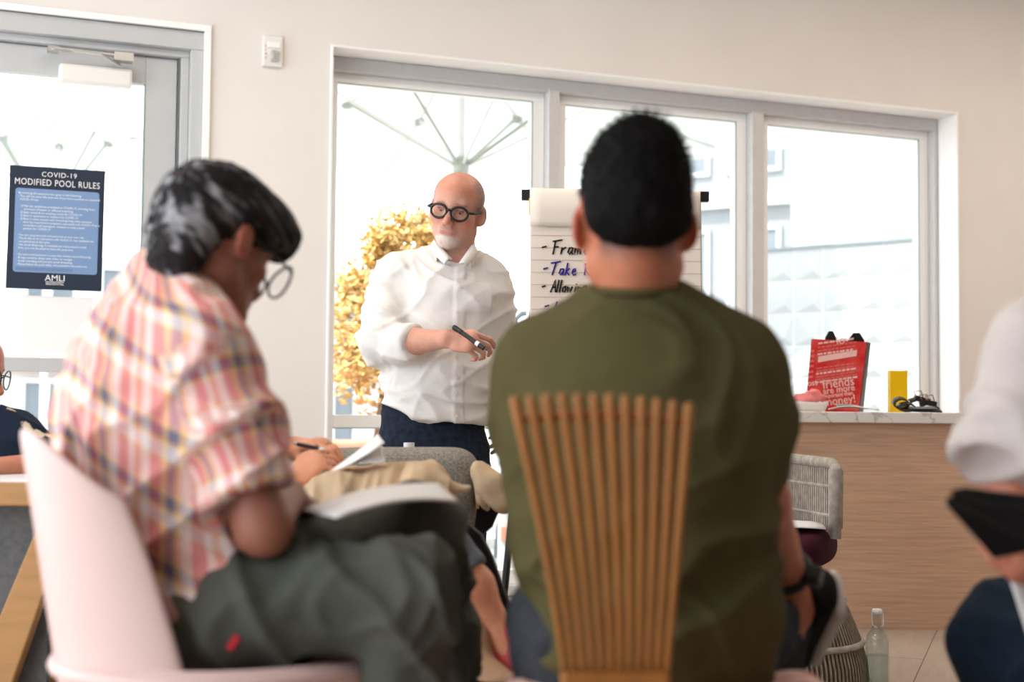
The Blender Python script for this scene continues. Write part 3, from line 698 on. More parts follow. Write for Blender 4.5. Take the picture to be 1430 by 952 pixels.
# metal patio chair glimpsed between the two men
M['grey_metal'] = mat('grey_metal', (0.24, 0.29, 0.32), 0.5, 0.3, 0.3, noise=0.1)
cb_ = P(728, 460, 9.0)
ch = thing('patio_bar_chair', Vector((cb_.x, cb_.y, -.02)), 'grey metal bar chair on the patio between the two men', 'chair')
MB().tube([cb_ + Vector((-.03, 0, -.04)), cb_ + Vector((-.04, 0, .06)), cb_ + Vector((.0, .02, .1)), cb_ + Vector((.1, .06, .12)), cb_ + Vector((.13, .08, .06))], .02, 8).build('backrest', 'grey_metal', ch, smooth=True)
MB().lathe([(.0, 0), (.19, 0), (.2, .03), (.0, .04)], (cb_.x + .05, cb_.y + .05, .78)).build('seat', 'grey_metal', ch)
for sx in (-1, 1):
    for sy in (-1, 1):
        MB().tube([(cb_.x + .05 + sx * .13, cb_.y + .05 + sy * .13, .79), (cb_.x + .05 + sx * .2, cb_.y + .05 + sy * .2, -.02)], .014, 6).build('leg', 'grey_metal', ch)
for sx in (-1, 1):
    MB().tube([(cb_.x + .05 + sx * .1, cb_.y + .1, .8), cb_ + Vector((.03 + sx * .07, .04, .02))], .014, 6).build('back_post', 'grey_metal', ch)

# buildings: far facades with windows
def facade(name, p0, p1, z1, label, rows, cols, m, wfrac=(.66, .6), bands=None, depth=.6):
    p0, p1 = Vector((p0.x, p0.y, 0)), Vector((p1.x, p1.y, 0)); x = (p1 - p0); L = x.length; x.normalize(); n = Vector((x.y, -x.x, 0))
    t = thing(name, (p0 + p1) / 2, label, 'building')
    B = lambda a, b, n0, n1, z0, z1_: [p0 + x * a + n * n1 + Vector((0, 0, z0)), p0 + x * b + n * n1 + Vector((0, 0, z0)), p0 + x * b + n * n0 + Vector((0, 0, z0)), p0 + x * a + n * n0 + Vector((0, 0, z0)),
                                      p0 + x * a + n * n1 + Vector((0, 0, z1_)), p0 + x * b + n * n1 + Vector((0, 0, z1_)), p0 + x * b + n * n0 + Vector((0, 0, z1_)), p0 + x * a + n * n0 + Vector((0, 0, z1_))]
    MB().box8(B(0, L, -depth, 0, -.02, z1)).build('wall', m, t)
    rh = z1 / rows; cw = L / cols if cols else 0
    for r in range(rows):
        MB().box8(B(-.02, L + .02, 0, .12, r * rh - .02 if r else -.02, r * rh + .14)).build('ledge', (bands or 'white_wall') if r else m, t)
        for c in range(cols):
            a = c * cw + cw * (1 - wfrac[0]) / 2; b = a + cw * wfrac[0]; z0 = r * rh + .14 + (rh - .14) * (1 - wfrac[1]) / 2; z1_ = z0 + (rh - .14) * wfrac[1]
            f = MB().box8(B(a - .05, b + .05, 0, .05, z0 - .05, z0)).box8(B(a - .05, b + .05, 0, .05, z1_, z1_ + .05)).box8(B(a - .05, a, 0, .05, z0, z1_)).box8(B(b, b + .05, 0, .05, z0, z1_)).box8(B((a + b) / 2 - .02, (a + b) / 2 + .02, 0, .05, z0, z1_))
            w = f.build('window', 'white_wall', t)
            MB().box8(B(a, b, .0, .02, z0, z1_)).build('pane', 'facade_glass', w)
    return t
facade('balcony_building', P(818, 574, 19.0), P(1104, 574, 17.5), 7.0, 'grey building with rows of windows behind the parasol', 4, 3, 'facade')
facade('white_building', P(1106, 574, 15.5), P(1246, 574, 14.6), 6.0, 'blank white building beyond the tiled garden wall', 1, 0, 'white_wall')
facade('corner_tower', P(1284, 574, 14.9), P(1400, 574, 14.0), 6.0, 'white building edge beside the dark vertical gap', 1, 0, 'white_wall')
M['slot'] = mat('slot_dark', (0.12, 0.16, 0.20), 0.3, 0.4, noise=0.2)
a = P(1254, 574, 15.9); b = P(1280, 574, 15.9)
sg = MB().box(((a.x + b.x) / 2, a.y + .1, 2.6), (.35, .3, 5.2)).build('dark_infill', 'slot'); tag(sg, 'dark narrow vertical glazing between the two white buildings', 'infill')  # plain dark slab filling the slot between the white buildings
facade('low_villa', P(-330, 574, 15.0), P(600, 574, 17.5), 2.6, 'low pale villa with terracotta band and white windows beyond the patio', 2, 9, 'white_wall', (.6, .75), 'terracotta')
# garden wall of square pyramid tiles
p0, p1 = PZ(1030, 352, 2.26), PZ(1275, 333, 2.26); p0 = Vector((p0.x, p0.y, 0)); p1 = Vector((p1.x, p1.y, 0)); x = (p1 - p0).normalized(); n = Vector((x.y, -x.x, 0)); p1 = p1 + x * .6; L = (p1 - p0).length
gw = thing('pyramid_tile_wall', (p0 + p1) / 2, 'white garden wall of raised pyramid tiles outside the last window pane', 'wall')
MB().prism([p0, p1, p1 - n * .2, p0 - n * .2], (0, 0, 2.25)).build('core', 'white_wall', gw)
MB().prism([p0 + Vector((0, 0, 2.25)) + n * .03, p1 + Vector((0, 0, 2.25)) + n * .03, p1 - n * .2 + Vector((0, 0, 2.25)), p0 - n * .2 + Vector((0, 0, 2.25))], (0, 0, .02)).build('coping', 'grey_metal', gw)
M['pyramid'] = mat('pyramid_tile', (.45, .45, .455), .85, .1, noise=.03)
s_ = .27; me = None; nc = int(L / s_)
for i in range(nc):
    for j in range(8):
        c = p0 + x * ((i + .5) * s_) + Vector((0, 0, 2.25 - (j + .5) * s_))
        if me is None:
            h = s_ / 2 - .004; mb = MB(); mb.v = []
            mb.add([(-h, 0, -h), (h, 0, -h), (h, 0, h), (-h, 0, h), (h * .55, -.036, -h * .45)], [(0, 1, 4), (1, 2, 4), (2, 3, 4), (3, 0, 4), (3, 2, 1, 0)])
            o = mb.build('tile', 'pyramid', gw); me = o.data
        else:
            o = bpy.data.objects.new('tile', me); COL.objects.link(o); o.parent = gw
        o.location = c - ROOT_LOC[gw.name]; o.rotation_euler = (0, 0, math.atan2(x.y, x.x))
me.transform(Matrix.Translation(ROOT_LOC[gw.name]))
# ================================================================ furniture and small things
M['oak'] = mat('light_oak', (0.68, 0.43, 0.295), 0.55, 0.25, noise=0.22, nscale=9, stretch=(.6, 1, 14), bump=.02, bscale=50)
M['marble'] = mat('white_quartz', (0.80, 0.75, 0.72), 0.25, 0.4)
nt = M['marble'].node_tree; b_ = nt.nodes['Principled BSDF']
tc = nt.nodes.new('ShaderNodeTexCoord'); n1 = nt.nodes.new('ShaderNodeTexNoise'); n1.inputs['Scale'].default_value = 4; n1.inputs['Detail'].default_value = 6; n1.inputs['Distortion'].default_value = 1.2
rp = nt.nodes.new('ShaderNodeValToRGB'); e_ = rp.color_ramp.elements
e_[0].position = .485; e_[0].color = (.80, .75, .72, 1); e_[1].position = .515; e_[1].color = (.80, .75, .72, 1)
em = e_.new(.5); em.color = (.52, .45, .41, 1)
_link(nt, tc.outputs['Object'], n1.inputs['Vector']); _link(nt, n1.outputs['Fac'], rp.inputs[0]); _link(nt, rp.outputs[0], b_.inputs['Base Color'])

# ---- counter
CT = .893; CX0, CX1, CY0, CY1 = .95, 2.02, 5.9, 6.75
cu_ = thing('counter', Vector(((CX0 + CX1) / 2, CY0 + .4, 0)), 'oak fronted counter base under the quartz worktop', 'counter')
MB().box8([(CX0 + .05, CY0 + .04, .0), (2.6, CY0 - .06, .0), (2.6, CY1, .0), (CX0 + .05, CY1, .0), (CX0 + .05, CY0 + .04, CT - .045), (2.6, CY0 - .06, CT - .045), (2.6, CY1, CT - .045), (CX0 + .05, CY1, CT - .045)]).build('body', 'oak', cu_)
MB().box((1.72, CY0 + .04, CT - .05), (.09, .05, .008)).build('under_lip_bar', 'black_plastic', cu_)  # small black bar under the worktop lip
wt = MB().box8([(CX0, CY0 - .02, CT - .045), (CX1, CY0 - .06, CT - .045), (CX1, CY1 + .02, CT - .045), (CX0, CY1 + .02, CT - .045), (CX0, CY0 - .02, CT), (CX1, CY0 - .06, CT), (CX1, CY1 + .02, CT), (CX0, CY1 + .02, CT)]).build('worktop', 'marble', bevel=.004)
tag(wt, 'pale veined quartz worktop on the oak counter', 'worktop')

# ---- red shopping bag
M['bag_red'] = mat('bag_red', srgb(205, 34, 36), 0.45, 0.35, noise=0.18, nscale=14, col2=srgb(228, 92, 88))
M['bag_print'] = mat('bag_print', srgb(244, 196, 190), 0.5, 0.3, noise=.05)
M['bag_print2'] = mat('bag_print_faint', srgb(232, 120, 114), 0.5, 0.3, noise=.05)
BD = 6.12
bp = lambda px, py, d=BD: P(px, py, d)
fl_, fr_, tr_, tl_ = bp(1125, 572), bp(1199, 572), bp(1210.5, 477.5), bp(1134, 473)
fl_.z = fr_.z = CT
bag = thing('shopping_bag', (fl_ + fr_) / 2, 'red shopping bag printed with white words, standing on the worktop', 'bag')
dp = Vector((.055, .15, 0)); dt = Vector((.03, .06, .0))
back = [fl_ + dp, fr_ + dp, tr_ + dt, tl_ + dt]
th = Vector((0, .002, 0))
MB().prism([fl_, fr_, tr_, tl_], th).build('front_panel', 'bag_red', bag)
MB().prism([p - th for p in back], th).build('back_panel', 'bag_red', bag)
MB().prism([fr_, back[1], back[2], tr_], (.002, 0, 0)).build('side_gusset', 'black_plastic', bag)
MB().prism([fl_, back[0], back[3], tl_], (-.002, 0, 0)).build('side_gusset', 'black_plastic', bag)
MB().prism([fl_ + Vector((0, 0, .002)), fr_ + Vector((0, 0, .002)), back[1] + Vector((0, 0, .002)), back[0] + Vector((0, 0, .002))], (0, 0, .002)).build('bottom_panel', 'black_plastic', bag)
for xa, xb, y0, yt, dd in ((1152, 1169, 475, 461, .0), (1186, 1211, 478, 463, .03)):
    o_ = Vector((0, dd + .004, 0))
    pts = [bp(xa, y0 + 8) + o_, bp(xa + 1, y0 - 4) + o_, bp(xa + (xb - xa) * .35, yt + 1) + o_, bp(xa + (xb - xa) * .7, yt + 1) + o_, bp(xb - 1, y0 - 4) + o_, bp(xb, y0 + 8) + o_]
    MB().prism(pts, (0, .012, 0)).build('handle', 'black_plastic', bag, bevel=.002)
xd = (fr_ - fl_).normalized(); X_ = (xd + Vector((0, 0, .14))).normalized(); Y_ = (tl_ - fl_).normalized(); fn_ = Vector((0, -1, 0)) * .0015
bt = lambda px, py: bp(px, py) + fn_
for s_, px, py, sz in (('friends', 1149, 543, .055), ('are more', 1149.5, 550.5, .040), ('important than', 1150, 556, .023), ('money!', 1151, 567, .050), ('ost', 1128, 539, .036)):
    text(s_, 'lettering', 'bag_print', bag, bt(px, py), X_, Y_, sz, sx=.92, bold=.0005)
rnd = random.Random(5)
strip = lambda x0, y0, x1, y1, h, m, nm: MB().prism([bt(x0, y0), bt(x1, y1), bt(x1 + h * .08, y1 - h), bt(x0 + h * .08, y0 - h)], (0, -.0006, 0)).build(nm, m, bag)
strip(1142, 506, 1196, 497, 8.5, 'bag_print', 'label_strip')
rows = list(range(478, 494, 5)) + list(range(512, 536, 4))       # rows of small print, too small to read
for k, py in enumerate(rows):
    x = 1142.5 - (py - 478) * .07
    while x < 1192:
        l = rnd.uniform(3, 8); strip(x, py + 3 - (x - 1142) * .14, min(x + l, 1197), py + 3 - (min(x + l, 1197) - 1142) * .14, 1.7 if k % 3 else 2.6, 'bag_print2' if k % 3 else 'bag_print', 'print_line'); x += l + 1.5
for j, py in enumerate((492, 499, 506, 513, 521, 528)): strip(1131 - j * .5, py, 1137 - j * .4, py - .8, 3, 'bag_print2', 'print_line')
text('lo', 'lettering', 'bag_print', bag, bt(1168, 481), X_, Y_, .05)

# ---- tray with tissue, papers, yellow box, strap heap on the worktop
tray = thing('foil_tray', Vector((P(1128, 570, 6.05).x, 6.05, CT)), 'white food tray beside the red shopping bag', 'tray')
tx0, tx1 = P(1092, 570, 6.0).x, P(1155, 570, 6.0).x
def _tray(u, v):
    a = 2 * math.pi * u; sx = (tx1 - tx0) / 2 * (.86 + .14 * v); sy = .075 * (.86 + .14 * v)
    c, s = math.cos(a), math.sin(a); e = .35
    return Vector(((tx0 + tx1) / 2 + sx * math.copysign(abs(c) ** e, c), 6.02 + sy * math.copysign(abs(s) ** e, s), CT + .002 + .038 * v + .003 * math.sin(a * 22) * v))
MB().grid(_tray, 64, 4, True).build('wall', 'white_plastic', tray, smooth=True, solid=.003)
MB().prism([(tx0 + .02, 5.955, CT + .001), (tx1 - .02, 5.955, CT + .001), (tx1 - .02, 6.085, CT + .001), (tx0 + .02, 6.085, CT + .001)], (0, 0, .003)).build('base', 'white_plastic', tray)
M['tissue'] = mat('pink_tissue', srgb(236, 140, 140), 0.9, 0.1, noise=.2, nscale=12)
tc_ = P(1128, 552, 6.03); ti = [Ell((tc_.x, 6.03, CT + .045), (.062, .055, .022)), Ell((tc_.x - .03, 6.03, CT + .055), (.03, .03, .02), None, .015), Ell((tc_.x + .025, 6.02, CT + .068), (.03, .035, .022), np.array(Matrix.Rotation(.6, 3, 'Y')), .012),
      Cone((tc_.x - .05, 6.02, CT + .05), (tc_.x + .03, 6.01, CT + .08), .012, .01, .01), Cone((tc_.x - .02, 5.99, CT + .05), (tc_.x + .06, 6.0, CT + .06), .01, .008, .01)]
tag(skin_obj('tissue_paper', sdf_mesh(ti, .005), 'tissue', None, lambda V, N: folds(V, (1, .3, .6), .006, 60, 22, 3)), 'crumpled pink tissue paper in the white tray', 'tissue')
M['leaflet'] = mat('leaflet', srgb(226, 224, 216), 0.6, 0.2, noise=.35, nscale=16, col2=srgb(176, 190, 160))
for k, (px0, px1, z, m_, lb) in enumerate(((1152, 1208, .0, 'paper', 'white papers lying in front of the red bag'), (1163, 1222, .006, 'leaflet', 'patterned leaflet lying on the papers before the red bag'))):
    x0, x1 = P(px0, 572, 6.0).x, P(px1, 572, 6.0).x
    f_ = lambda u, v: Vector((x0 + (x1 - x0) * u + .03 * v, 5.94 + .12 * v, CT + .003 + z + .008 + .014 * math.sin(u * 3.0 + k) * (1 - .5 * v)))
    tag(MB().grid(f_, 9, 4).build('leaflet', m_, smooth=True, solid=.003), lb, 'paper')
M['yellow'] = mat('yellow_card', srgb(244, 196, 8), 0.5, 0.3, noise=.04)
ya, yb, yt_ = P(1243.5, 570, 6.16), P(1268, 570, 6.16), P(1256, 518, 6.16)
yb_ = thing('yellow_box', Vector(((ya.x + yb.x) / 2, 6.18, CT)), 'plain yellow card box standing near the window frame', 'box')
w_, h_ = yb.x - ya.x, yt_.z - CT
MB().box(((ya.x + yb.x) / 2, 6.185, CT + h_ / 2), (w_, .045, h_)).build('carton', 'yellow', yb_, bevel=.002)
MB().box(((ya.x + yb.x) / 2, 6.185, CT + h_ + .001), (w_ * .96, .043, .002)).build('lid_flap', 'yellow', yb_)
sh = thing('strap_heap', Vector((P(1280, 570, 6.0).x, 6.0, CT)), 'heap of black straps and clips on the worktop', 'straps')
g_ = lambda px, py, d=6.0: P(px, py, d)
def band(pts, w, name, m):
    pts = [Vector(p) for p in pts]; mb = MB(); n_ = len(pts); vs = []
    for i, p in enumerate(pts):
        t = (pts[min(i + 1, n_ - 1)] - pts[max(i - 1, 0)]).normalized(); s = Vector((0, 1, .25)).normalized()
        u_ = t.cross(s).normalized() * .003
        vs += [p - s * w / 2 - u_, p + s * w / 2 - u_, p + s * w / 2 + u_, p - s * w / 2 + u_]
    fs = [(4 * i + a, 4 * i + (a + 1) % 4, 4 * i + 4 + (a + 1) % 4, 4 * i + 4 + a) for i in range(n_ - 1) for a in range(4)] + [(0, 3, 2, 1), tuple(4 * n_ - 4 + a for a in range(4))]
    mb.add(vs, fs); return mb.build(name, m, sh, smooth=True)
def arc(cx, cy, rx, ry, a0, a1, d=6.0, n_=14): return [g_(cx + rx * math.cos(math.radians(a0 + (a1 - a0) * i / (n_ - 1))), cy + ry * math.sin(math.radians(a0 + (a1 - a0) * i / (n_ - 1))), d) for i in range(n_)]
band(arc(1258, 563, 10, 7, 0, 330), .045, 'strap_loop', 'black_plastic'); band(arc(1266, 568, 11, 5, 30, 350, 5.98), .04, 'strap_loop', 'black_plastic')
band([g_(1254, 569.5), g_(1275, 571), g_(1300, 571.5), g_(1312, 572)], .08, 'strap_end', 'black_plastic')
band([g_(1270, 560), g_(1282, 556), g_(1296, 560), g_(1310, 569)], .05, 'strap_end', 'black_plastic')
M['copper'] = mat('copper_clip', srgb(150, 110, 84), .35, .5, .6, noise=.1)
for cx, cy, a in ((1284, 557, .3), (1292, 562, -.4), (1300, 563, .2)):
    c = g_(cx, cy, 5.97); MB().box(c, (.045, .03, .022), Matrix.Rotation(a, 3, 'Y')).build('binder_clip', 'black_plastic', sh, bevel=.004)
    MB().tube([c + Vector((-.015, -.012, .008)), c + Vector((-.03, -.02, .03)), c + Vector((0, -.022, .035)), c + Vector((.012, -.012, .008))], .0025, 6).build('clip_wire', 'copper', sh)

# ---- flip chart on its easel
FD_ = 5.35
Fp = lambda px, py, o=0.0: P(px, py, FD_ - o)
M['pad'] = mat('pad_paper', srgb(236, 224, 214), 0.85, 0.1, noise=.03, nscale=5)
M['rule'] = mat('pad_rule', srgb(205, 176, 160), 0.85, 0.1, noise=.05)
M['ink_black'] = mat('ink_black', (.012, .012, .014), 0.7, 0.1, noise=.1)
M['ink_blue'] = mat('ink_blue', (.03, .03, .30), 0.7, 0.1, noise=.1)
fb = Fp(859, 500); fc = thing('flip_chart', Vector((fb.x, fb.y + .25, 0)), 'flip chart pad with handwriting on a black easel behind the man in green', 'flip chart')
PB = 640      # the pad's lower edge, hidden behind the seated man
MB().prism([Fp(741, 300, -.012), Fp(738, PB, -.012), Fp(984, PB, -.012), Fp(979, 268, -.012), Fp(741, 264, -.012)], (0, .02, 0)).build('back_board', 'white_plastic', fc)
MB().prism([Fp(741, 262, .0), Fp(741, PB, .0), Fp(982, PB, .0), Fp(977, 267, .0)], (0, .012, 0)).build('pad', 'pad', fc)
def roll(u, v):
    x = 740 + 238 * u; y = (262 + 5 * u) + 53 * v
    return Fp(x, y + .6 * math.sin(9 * u), .006 + .016 * math.sin(math.pi * (.12 + .88 * v)) + .004 * v)
MB().grid(roll, 16, 8).build('turned_sheet', 'pad', fc, smooth=True, solid=.002)
bar = MB().prism([Fp(728, 264, -.001), Fp(728, 279, -.001), Fp(990.5, 281.5, -.001), Fp(990.5, 267, -.001)], (0, .03, 0)); bar.build('clamp_bar', 'black_plastic', fc, bevel=.003)
MB().prism([Fp(738.5, 277, .004), Fp(738.5, 300, .004), Fp(743, 300, .004), Fp(743, 277, .004)], (0, -.004, 0)).build('sticky_tab', 'yellow', fc)
for k in range(17):
    y = 328 + k * 17.2
    MB().prism([Fp(742, y, .0005), Fp(742, y + .9, .0005), Fp(981, y + 3.3, .0005), Fp(981, y + 2.4, .0005)], (0, -.0006, 0)).build('rule_line', 'rule', fc)
for px0, px1, dy in ((760, 700, 0), (955, 1020, 0), (858, 858, .75)):
    a_ = Fp(px0, 285); a_.y += .03; b_2 = Vector((Fp(px1, 500).x, FD_ + .02 + dy, 0)); MB().tube([a_, b_2], .014, 8).build('easel_leg', 'black_plastic', fc)
MB().box((fb.x, FD_ - .02, Fp(859, PB + 6).z), (.66, .07, .02)).build('pen_ledge', 'black_plastic', fc, bevel=.004)
GLY = {'F': [[(.1, 1), (0, 0)], [(-.15, 1), (.7, 1.12)], [(.05, .55), (.45, .6)]], 'T': [[(-.2, .98), (.75, 1.12)], [(.3, 1.02), (.05, 0)]],
       'A': [[(0, 0), (.35, 1.05), (.5, 0)], [(.1, .4), (.5, .45)]], 'R': [[(.05, .9), (0, 0)], [(-.1, .9), (.4, .95), (.45, .6), (.05, .5), (.5, 0)]], 'I': [[(.15, 1), (.05, 0)]],
       'r': [[(.05, .55), (0, 0), (.1, .4), (.4, .55)]], 'a': [[(.4, .5), (.1, .5), (0, .15), (.15, 0), (.38, .3), (.42, .5), (.36, .1), (.5, 0)]], 'm': [[(0, .5), (0, 0), (.12, .45), (.25, .45), (.25, 0), (.38, .45), (.5, .42), (.55, 0)]],
       'e': [[(.02, .25), (.35, .35), (.3, .52), (.1, .48), (0, .2), (.15, 0), (.42, .1)]], 'k': [[(.1, 1), (0, 0)], [(.35, .55), (.05, .28), (.4, 0)]], 'l': [[(.12, 1.05), (.02, .05), (.1, 0)]],
       'o': [[(.2, .5), (.02, .35), (.05, .05), (.25, 0), (.35, .3), (.2, .5), (.38, .5)]], 'w': [[(0, .5), (.05, 0), (.2, .4), (.3, 0), (.45, .5)]], 'i': [[(.05, .5), (.02, 0)], [(.08, .68), (.1, .72)]], 'n': [[(0, .5), (0, 0), (.15, .45), (.32, .42), (.33, 0)]],
       'g': [[(.35, .5), (.05, .45), (.05, .1), (.3, .15), (.36, .5), (.3, -.3), (.05, -.35)]], 's': [[(.3, .5), (.05, .42), (.25, .2), (.2, 0), (-.02, .02)]], 'd': [[(.35, .45), (.05, .4), (.02, .05), (.3, .1), (.45, 1.0), (.36, 0)]], '-': [[(0, .3), (.5, .42)]],
       'p': [[(.05, .5), (-.05, -.4)], [(.05, .45), (.35, .45), (.3, .1), (.03, .1)]], 't': [[(.12, .8), (.05, 0)], [(-.1, .5), (.35, .56)]], 'v': [[(0, .5), (.15, 0), (.35, .5)]]}
def write(s, px, py, h, m, adv=.62, sx=.85):
    x = px
    for ch in s:
        if ch != ' ':
            mb = MB()
            for st in GLY[ch]:
                pts = [Fp(x + p[0] * h * sx + p[1] * h * .12, py - p[1] * h, .0022) for p in st]
                mb.tube(pts, .0032, 6)
            mb.build('handwriting', m, fc)
        x += h * sx * (adv + (.25 if ch in 'mw' else -.22 if ch in 'il' else .1 if ch.isupper() else 0))
write('-', 756, 350, 15, 'ink_black'); write('Frame', 772, 355, 18, 'ink_black')
write('-', 758, 380, 15, 'ink_blue'); write('Take Ris', 770, 384, 17, 'ink_blue')
write('-', 756, 404, 12, 'ink_black'); write('Allowing d', 768.5, 408, 16.5, 'ink_black', .5)
write('s', 933, 412, 14, 'ink_black')
write('-', 760, 432, 14, 'ink_blue'); write('In', 774, 437, 16, 'ink_blue', .55)

# ---- glass swing top bottle on the floor
M['bottle_glass'] = glass_mat('bottle_glass', (.92, .95, .95), 1.4); M['water'] = glass_mat('water', (.90, .93, .94))
bc = P(1225, 905, 4.62); bz = bc.x, bc.y
bo = thing('swing_top_bottle', Vector((bz[0], bz[1], 0)), 'clear glass swing top bottle half full of water on the floor', 'bottle')
MB().lathe([(r_, z_ * .93) for r_, z_ in [(.0, .002), (.034, .0), (.037, .008), (.037, .165), (.033, .188), (.022, .205), (.0155, .218), (.0145, .245), (.017, .248), (.017, .256), (.014, .258), (.012, .25), (.012, .22), (.018, .206), (.030, .186), (.034, .165), (.034, .01), (0, .008)]], (*bz, 0), 28).build('glass_body', 'bottle_glass', bo, smooth=True)
MB().lathe([(r_, z_ * .93) for r_, z_ in [(0, .009), (.0335, .011), (.0335, .118), (0, .118)]], (*bz, 0), 24).build('water', 'water', bo)
MB().lathe([(r_, z_ * .93) for r_, z_ in [(0, .26), (.0155, .26), (.0165, .268), (.0145, .276), (0, .277)]], (*bz, 0), 16).build('stopper', 'white_plastic', bo, smooth=True)
for s in (-1, 1):
    MB().tube([(bz[0] + s * .0165, bz[1] - .003, .256), (bz[0] + s * .019, bz[1] - .006, .233), (bz[0] + s * .017, bz[1] - .012, .207), (bz[0] + s * .004, bz[1] - .018, .2)], .0014, 6).build('wire_bail', 'steel', bo)

# ---- rope armchair with burgundy cushion
M['rope'] = mat('grey_rope', (0.47, 0.42, 0.37), 0.85, 0.15, noise=.35, nscale=40, bump=.1, bscale=200)
M['rope_mid'] = mat('mid_rope', (0.34, 0.28, 0.215), 0.85, 0.15, noise=.35, nscale=40)
M['rope_dark'] = mat('brown_rope', (0.25, 0.19, 0.135), 0.85, 0.15, noise=.35, nscale=40, bump=.1, bscale=200)
ra, rb = P(1048, 627, 5.3), P(1167, 649, 4.55); rz = rb.z; ra.z = rz; zb_ = P(1167, 752, 4.55).z
ac = thing('rope_armchair', Vector((P(1100, 800, 4.75).x, 4.75, 0)), 'woven rope armchair in front of the counter', 'chair')
up = Vector((0, 0, 1)); al = (rb - ra)
fr_ = MB().tube([ra + up * (zb_ - rz), ra, ra + al * .05 + up * .012, rb - al * .03 + up * .004, rb + up * -.01, rb + up * (zb_ - rz)], .018, 8); fr_.build('back_frame', 'rope', ac, smooth=True)
MB().tube([rb + up * .004, rb - up * .02, rb + up * (zb_ - rz) * .86], [.012, .024, .022], 10).build('back_post', 'rope', ac, smooth=True)
for t in (.30, .70): MB().tube([ra + up * (zb_ - rz) * t, rb + up * (zb_ - rz) * t], .006, 6).build('rail', 'rope', ac)
MB().tube([ra + al * .33, ra + al * .33 + up * (zb_ - rz)], .008, 6).build('upright', 'rope', ac)
wv = MB()
for i in range(1, 44):
    p = ra + al * (i / 44); wv.tube([p, p + up * (zb_ - rz)], .0042, 5, False)
o = wv.build('rope_strands', 'rope', ac); o['kind'] = 'stuff'
bc_ = Vector((P(1085, 800, 4.75).x, 4.75, 0)); prof = [(.295, 0), (.288, .08), (.265, .16), (.232, .24), (.192, .31), (.15, .36), (.13, .40)]
MB().lathe([(r - .02, z) for r, z in prof], bc_, 40).build('base_shell', 'rope_dark', ac, smooth=True)
wv = MB()
for k in range(110):
    a = 2 * math.pi * k / 110; wv.tube([bc_ + Vector((r * math.cos(a), r * math.sin(a), z)) for r, z in prof], .0042, 5, False)
o = wv.build('base_strands', 'rope_mid', ac); o['kind'] = 'stuff'
for z, r in ((.01, .297), (.14, .275), (.27, .218)): MB().tube([bc_ + Vector((r * math.cos(a), r * math.sin(a), z)) for a in [2 * math.pi * k / 40 for k in range(40)]], .011, 6, closed=True).build('base_hoop', 'rope', ac, smooth=True)
sc_ = bc_ + up * .42; MB().lathe([(.0, -.03), (.12, -.03), (.15, .0), (.0, .01)], sc_, 32).build('seat_deck', 'rope_dark', ac, smooth=True)
M['burgundy'] = mat('burgundy_wool', (0.055, 0.010, 0.022), 0.9, 0.1, noise=.3, nscale=30, sheen=.0, bump=.05, bscale=300)
cc_ = P(1092, 762, 4.66)
cu2 = skin_obj('seat_cushion', sdf_mesh([Sec((cc_.x - .22, cc_.y + .1, cc_.z), (cc_.x + .10, cc_.y - .03, cc_.z), (.25, .062), (.21, .06), (0.2, 1, 0), .02, power=2.6)], .012), 'burgundy')
tag(cu2, 'thick burgundy seat cushion on the rope armchair', 'cushion')
pz = cc_.z + .068
f_ = lambda u, v: Vector((cc_.x - .22 + .33 * u + .03 * v, cc_.y - .17 + .22 * v + .02 * u, pz + .006 * math.sin(3 * u) + .004 * v))
tag(MB().grid(f_, 8, 5).build('paper_sheets', 'paper', smooth=True, solid=.004), 'white papers lying on the burgundy cushion', 'paper')

# ---- fan back dowel chair of the man in green
M['dowel'] = mat('orange_wood', (0.37, 0.140, 0.033), 0.42, 0.35, noise=.2, nscale=7, stretch=(3, 3, .5))
M['dowel_red'] = mat('red_wood', (0.42, 0.12, 0.03), 0.45, 0.3, noise=.2)
CD = 1.80
sb = Vector((P(880, 950, 2.02).x, 2.02, 0))
wc = thing('fan_back_chair', sb, 'wooden chair with a fan of twelve dowels, under the man in green', 'chair')
for i in range(12):
    t = i / 11; x0 = 719 + (962 - 719) * t; y0 = 560 - 6 * math.sin(math.pi * t) + 9 * t * t; x1 = 790 + (930 - 790) * t
    top = P(x0, y0, CD - .05); bot = P(x1, 945, CD + .03); mid = top.lerp(bot, .55) + Vector(((bot.x - top.x) * .06, -.012, 0))
    pts = [top.lerp(mid, k / 5) if k <= 5 else mid.lerp(bot, (k - 5) / 5) for k in range(11)]
    pts = [(1 - k / 10) ** 2 * top + 2 * (k / 10) * (1 - k / 10) * (mid * 2 - (top + bot) / 2) + (k / 10) ** 2 * bot for k in range(11)]
    d_ = (pts[0] - pts[1]).normalized()
    MB().tube([pts[0] + d_ * .006] + pts, [.004] + [.0066 - .0018 * k / 10 for k in range(11)], 10).build('dowel', 'dowel', wc, smooth=True)
MB().tube([P(725 + 236 * k / 8, 584 + 3 * math.sin(k) * .2 + 4 * (k / 8) ** 2 - 4 * math.sin(math.pi * k / 8), CD - .038) for k in range(9)], .0062, 8).build('cross_rail', 'dowel_red', wc, smooth=True)
blk = [P(783, 938, CD + .02), P(937, 938, CD + .02), P(934, 1085, CD + .04), P(786, 1085, CD + .04)]
MB().prism(blk, (0, .03, 0)).build('dowel_block', 'dowel', wc, bevel=.006)
SZ = .405
MB().box((sb.x, 2.0, SZ - .012), (.44, .50, .04)).build('seat', 'dowel', wc, bevel=.01)
for sx in (-1, 1):
    for sy in (-1, 1): MB().tube([(sb.x + sx * .17, 2.0 + sy * .19, SZ - .02), (sb.x + sx * .2, 2.0 + sy * .23, 0)], [.018, .014], 10).build('leg', 'dowel', wc, smooth=True)
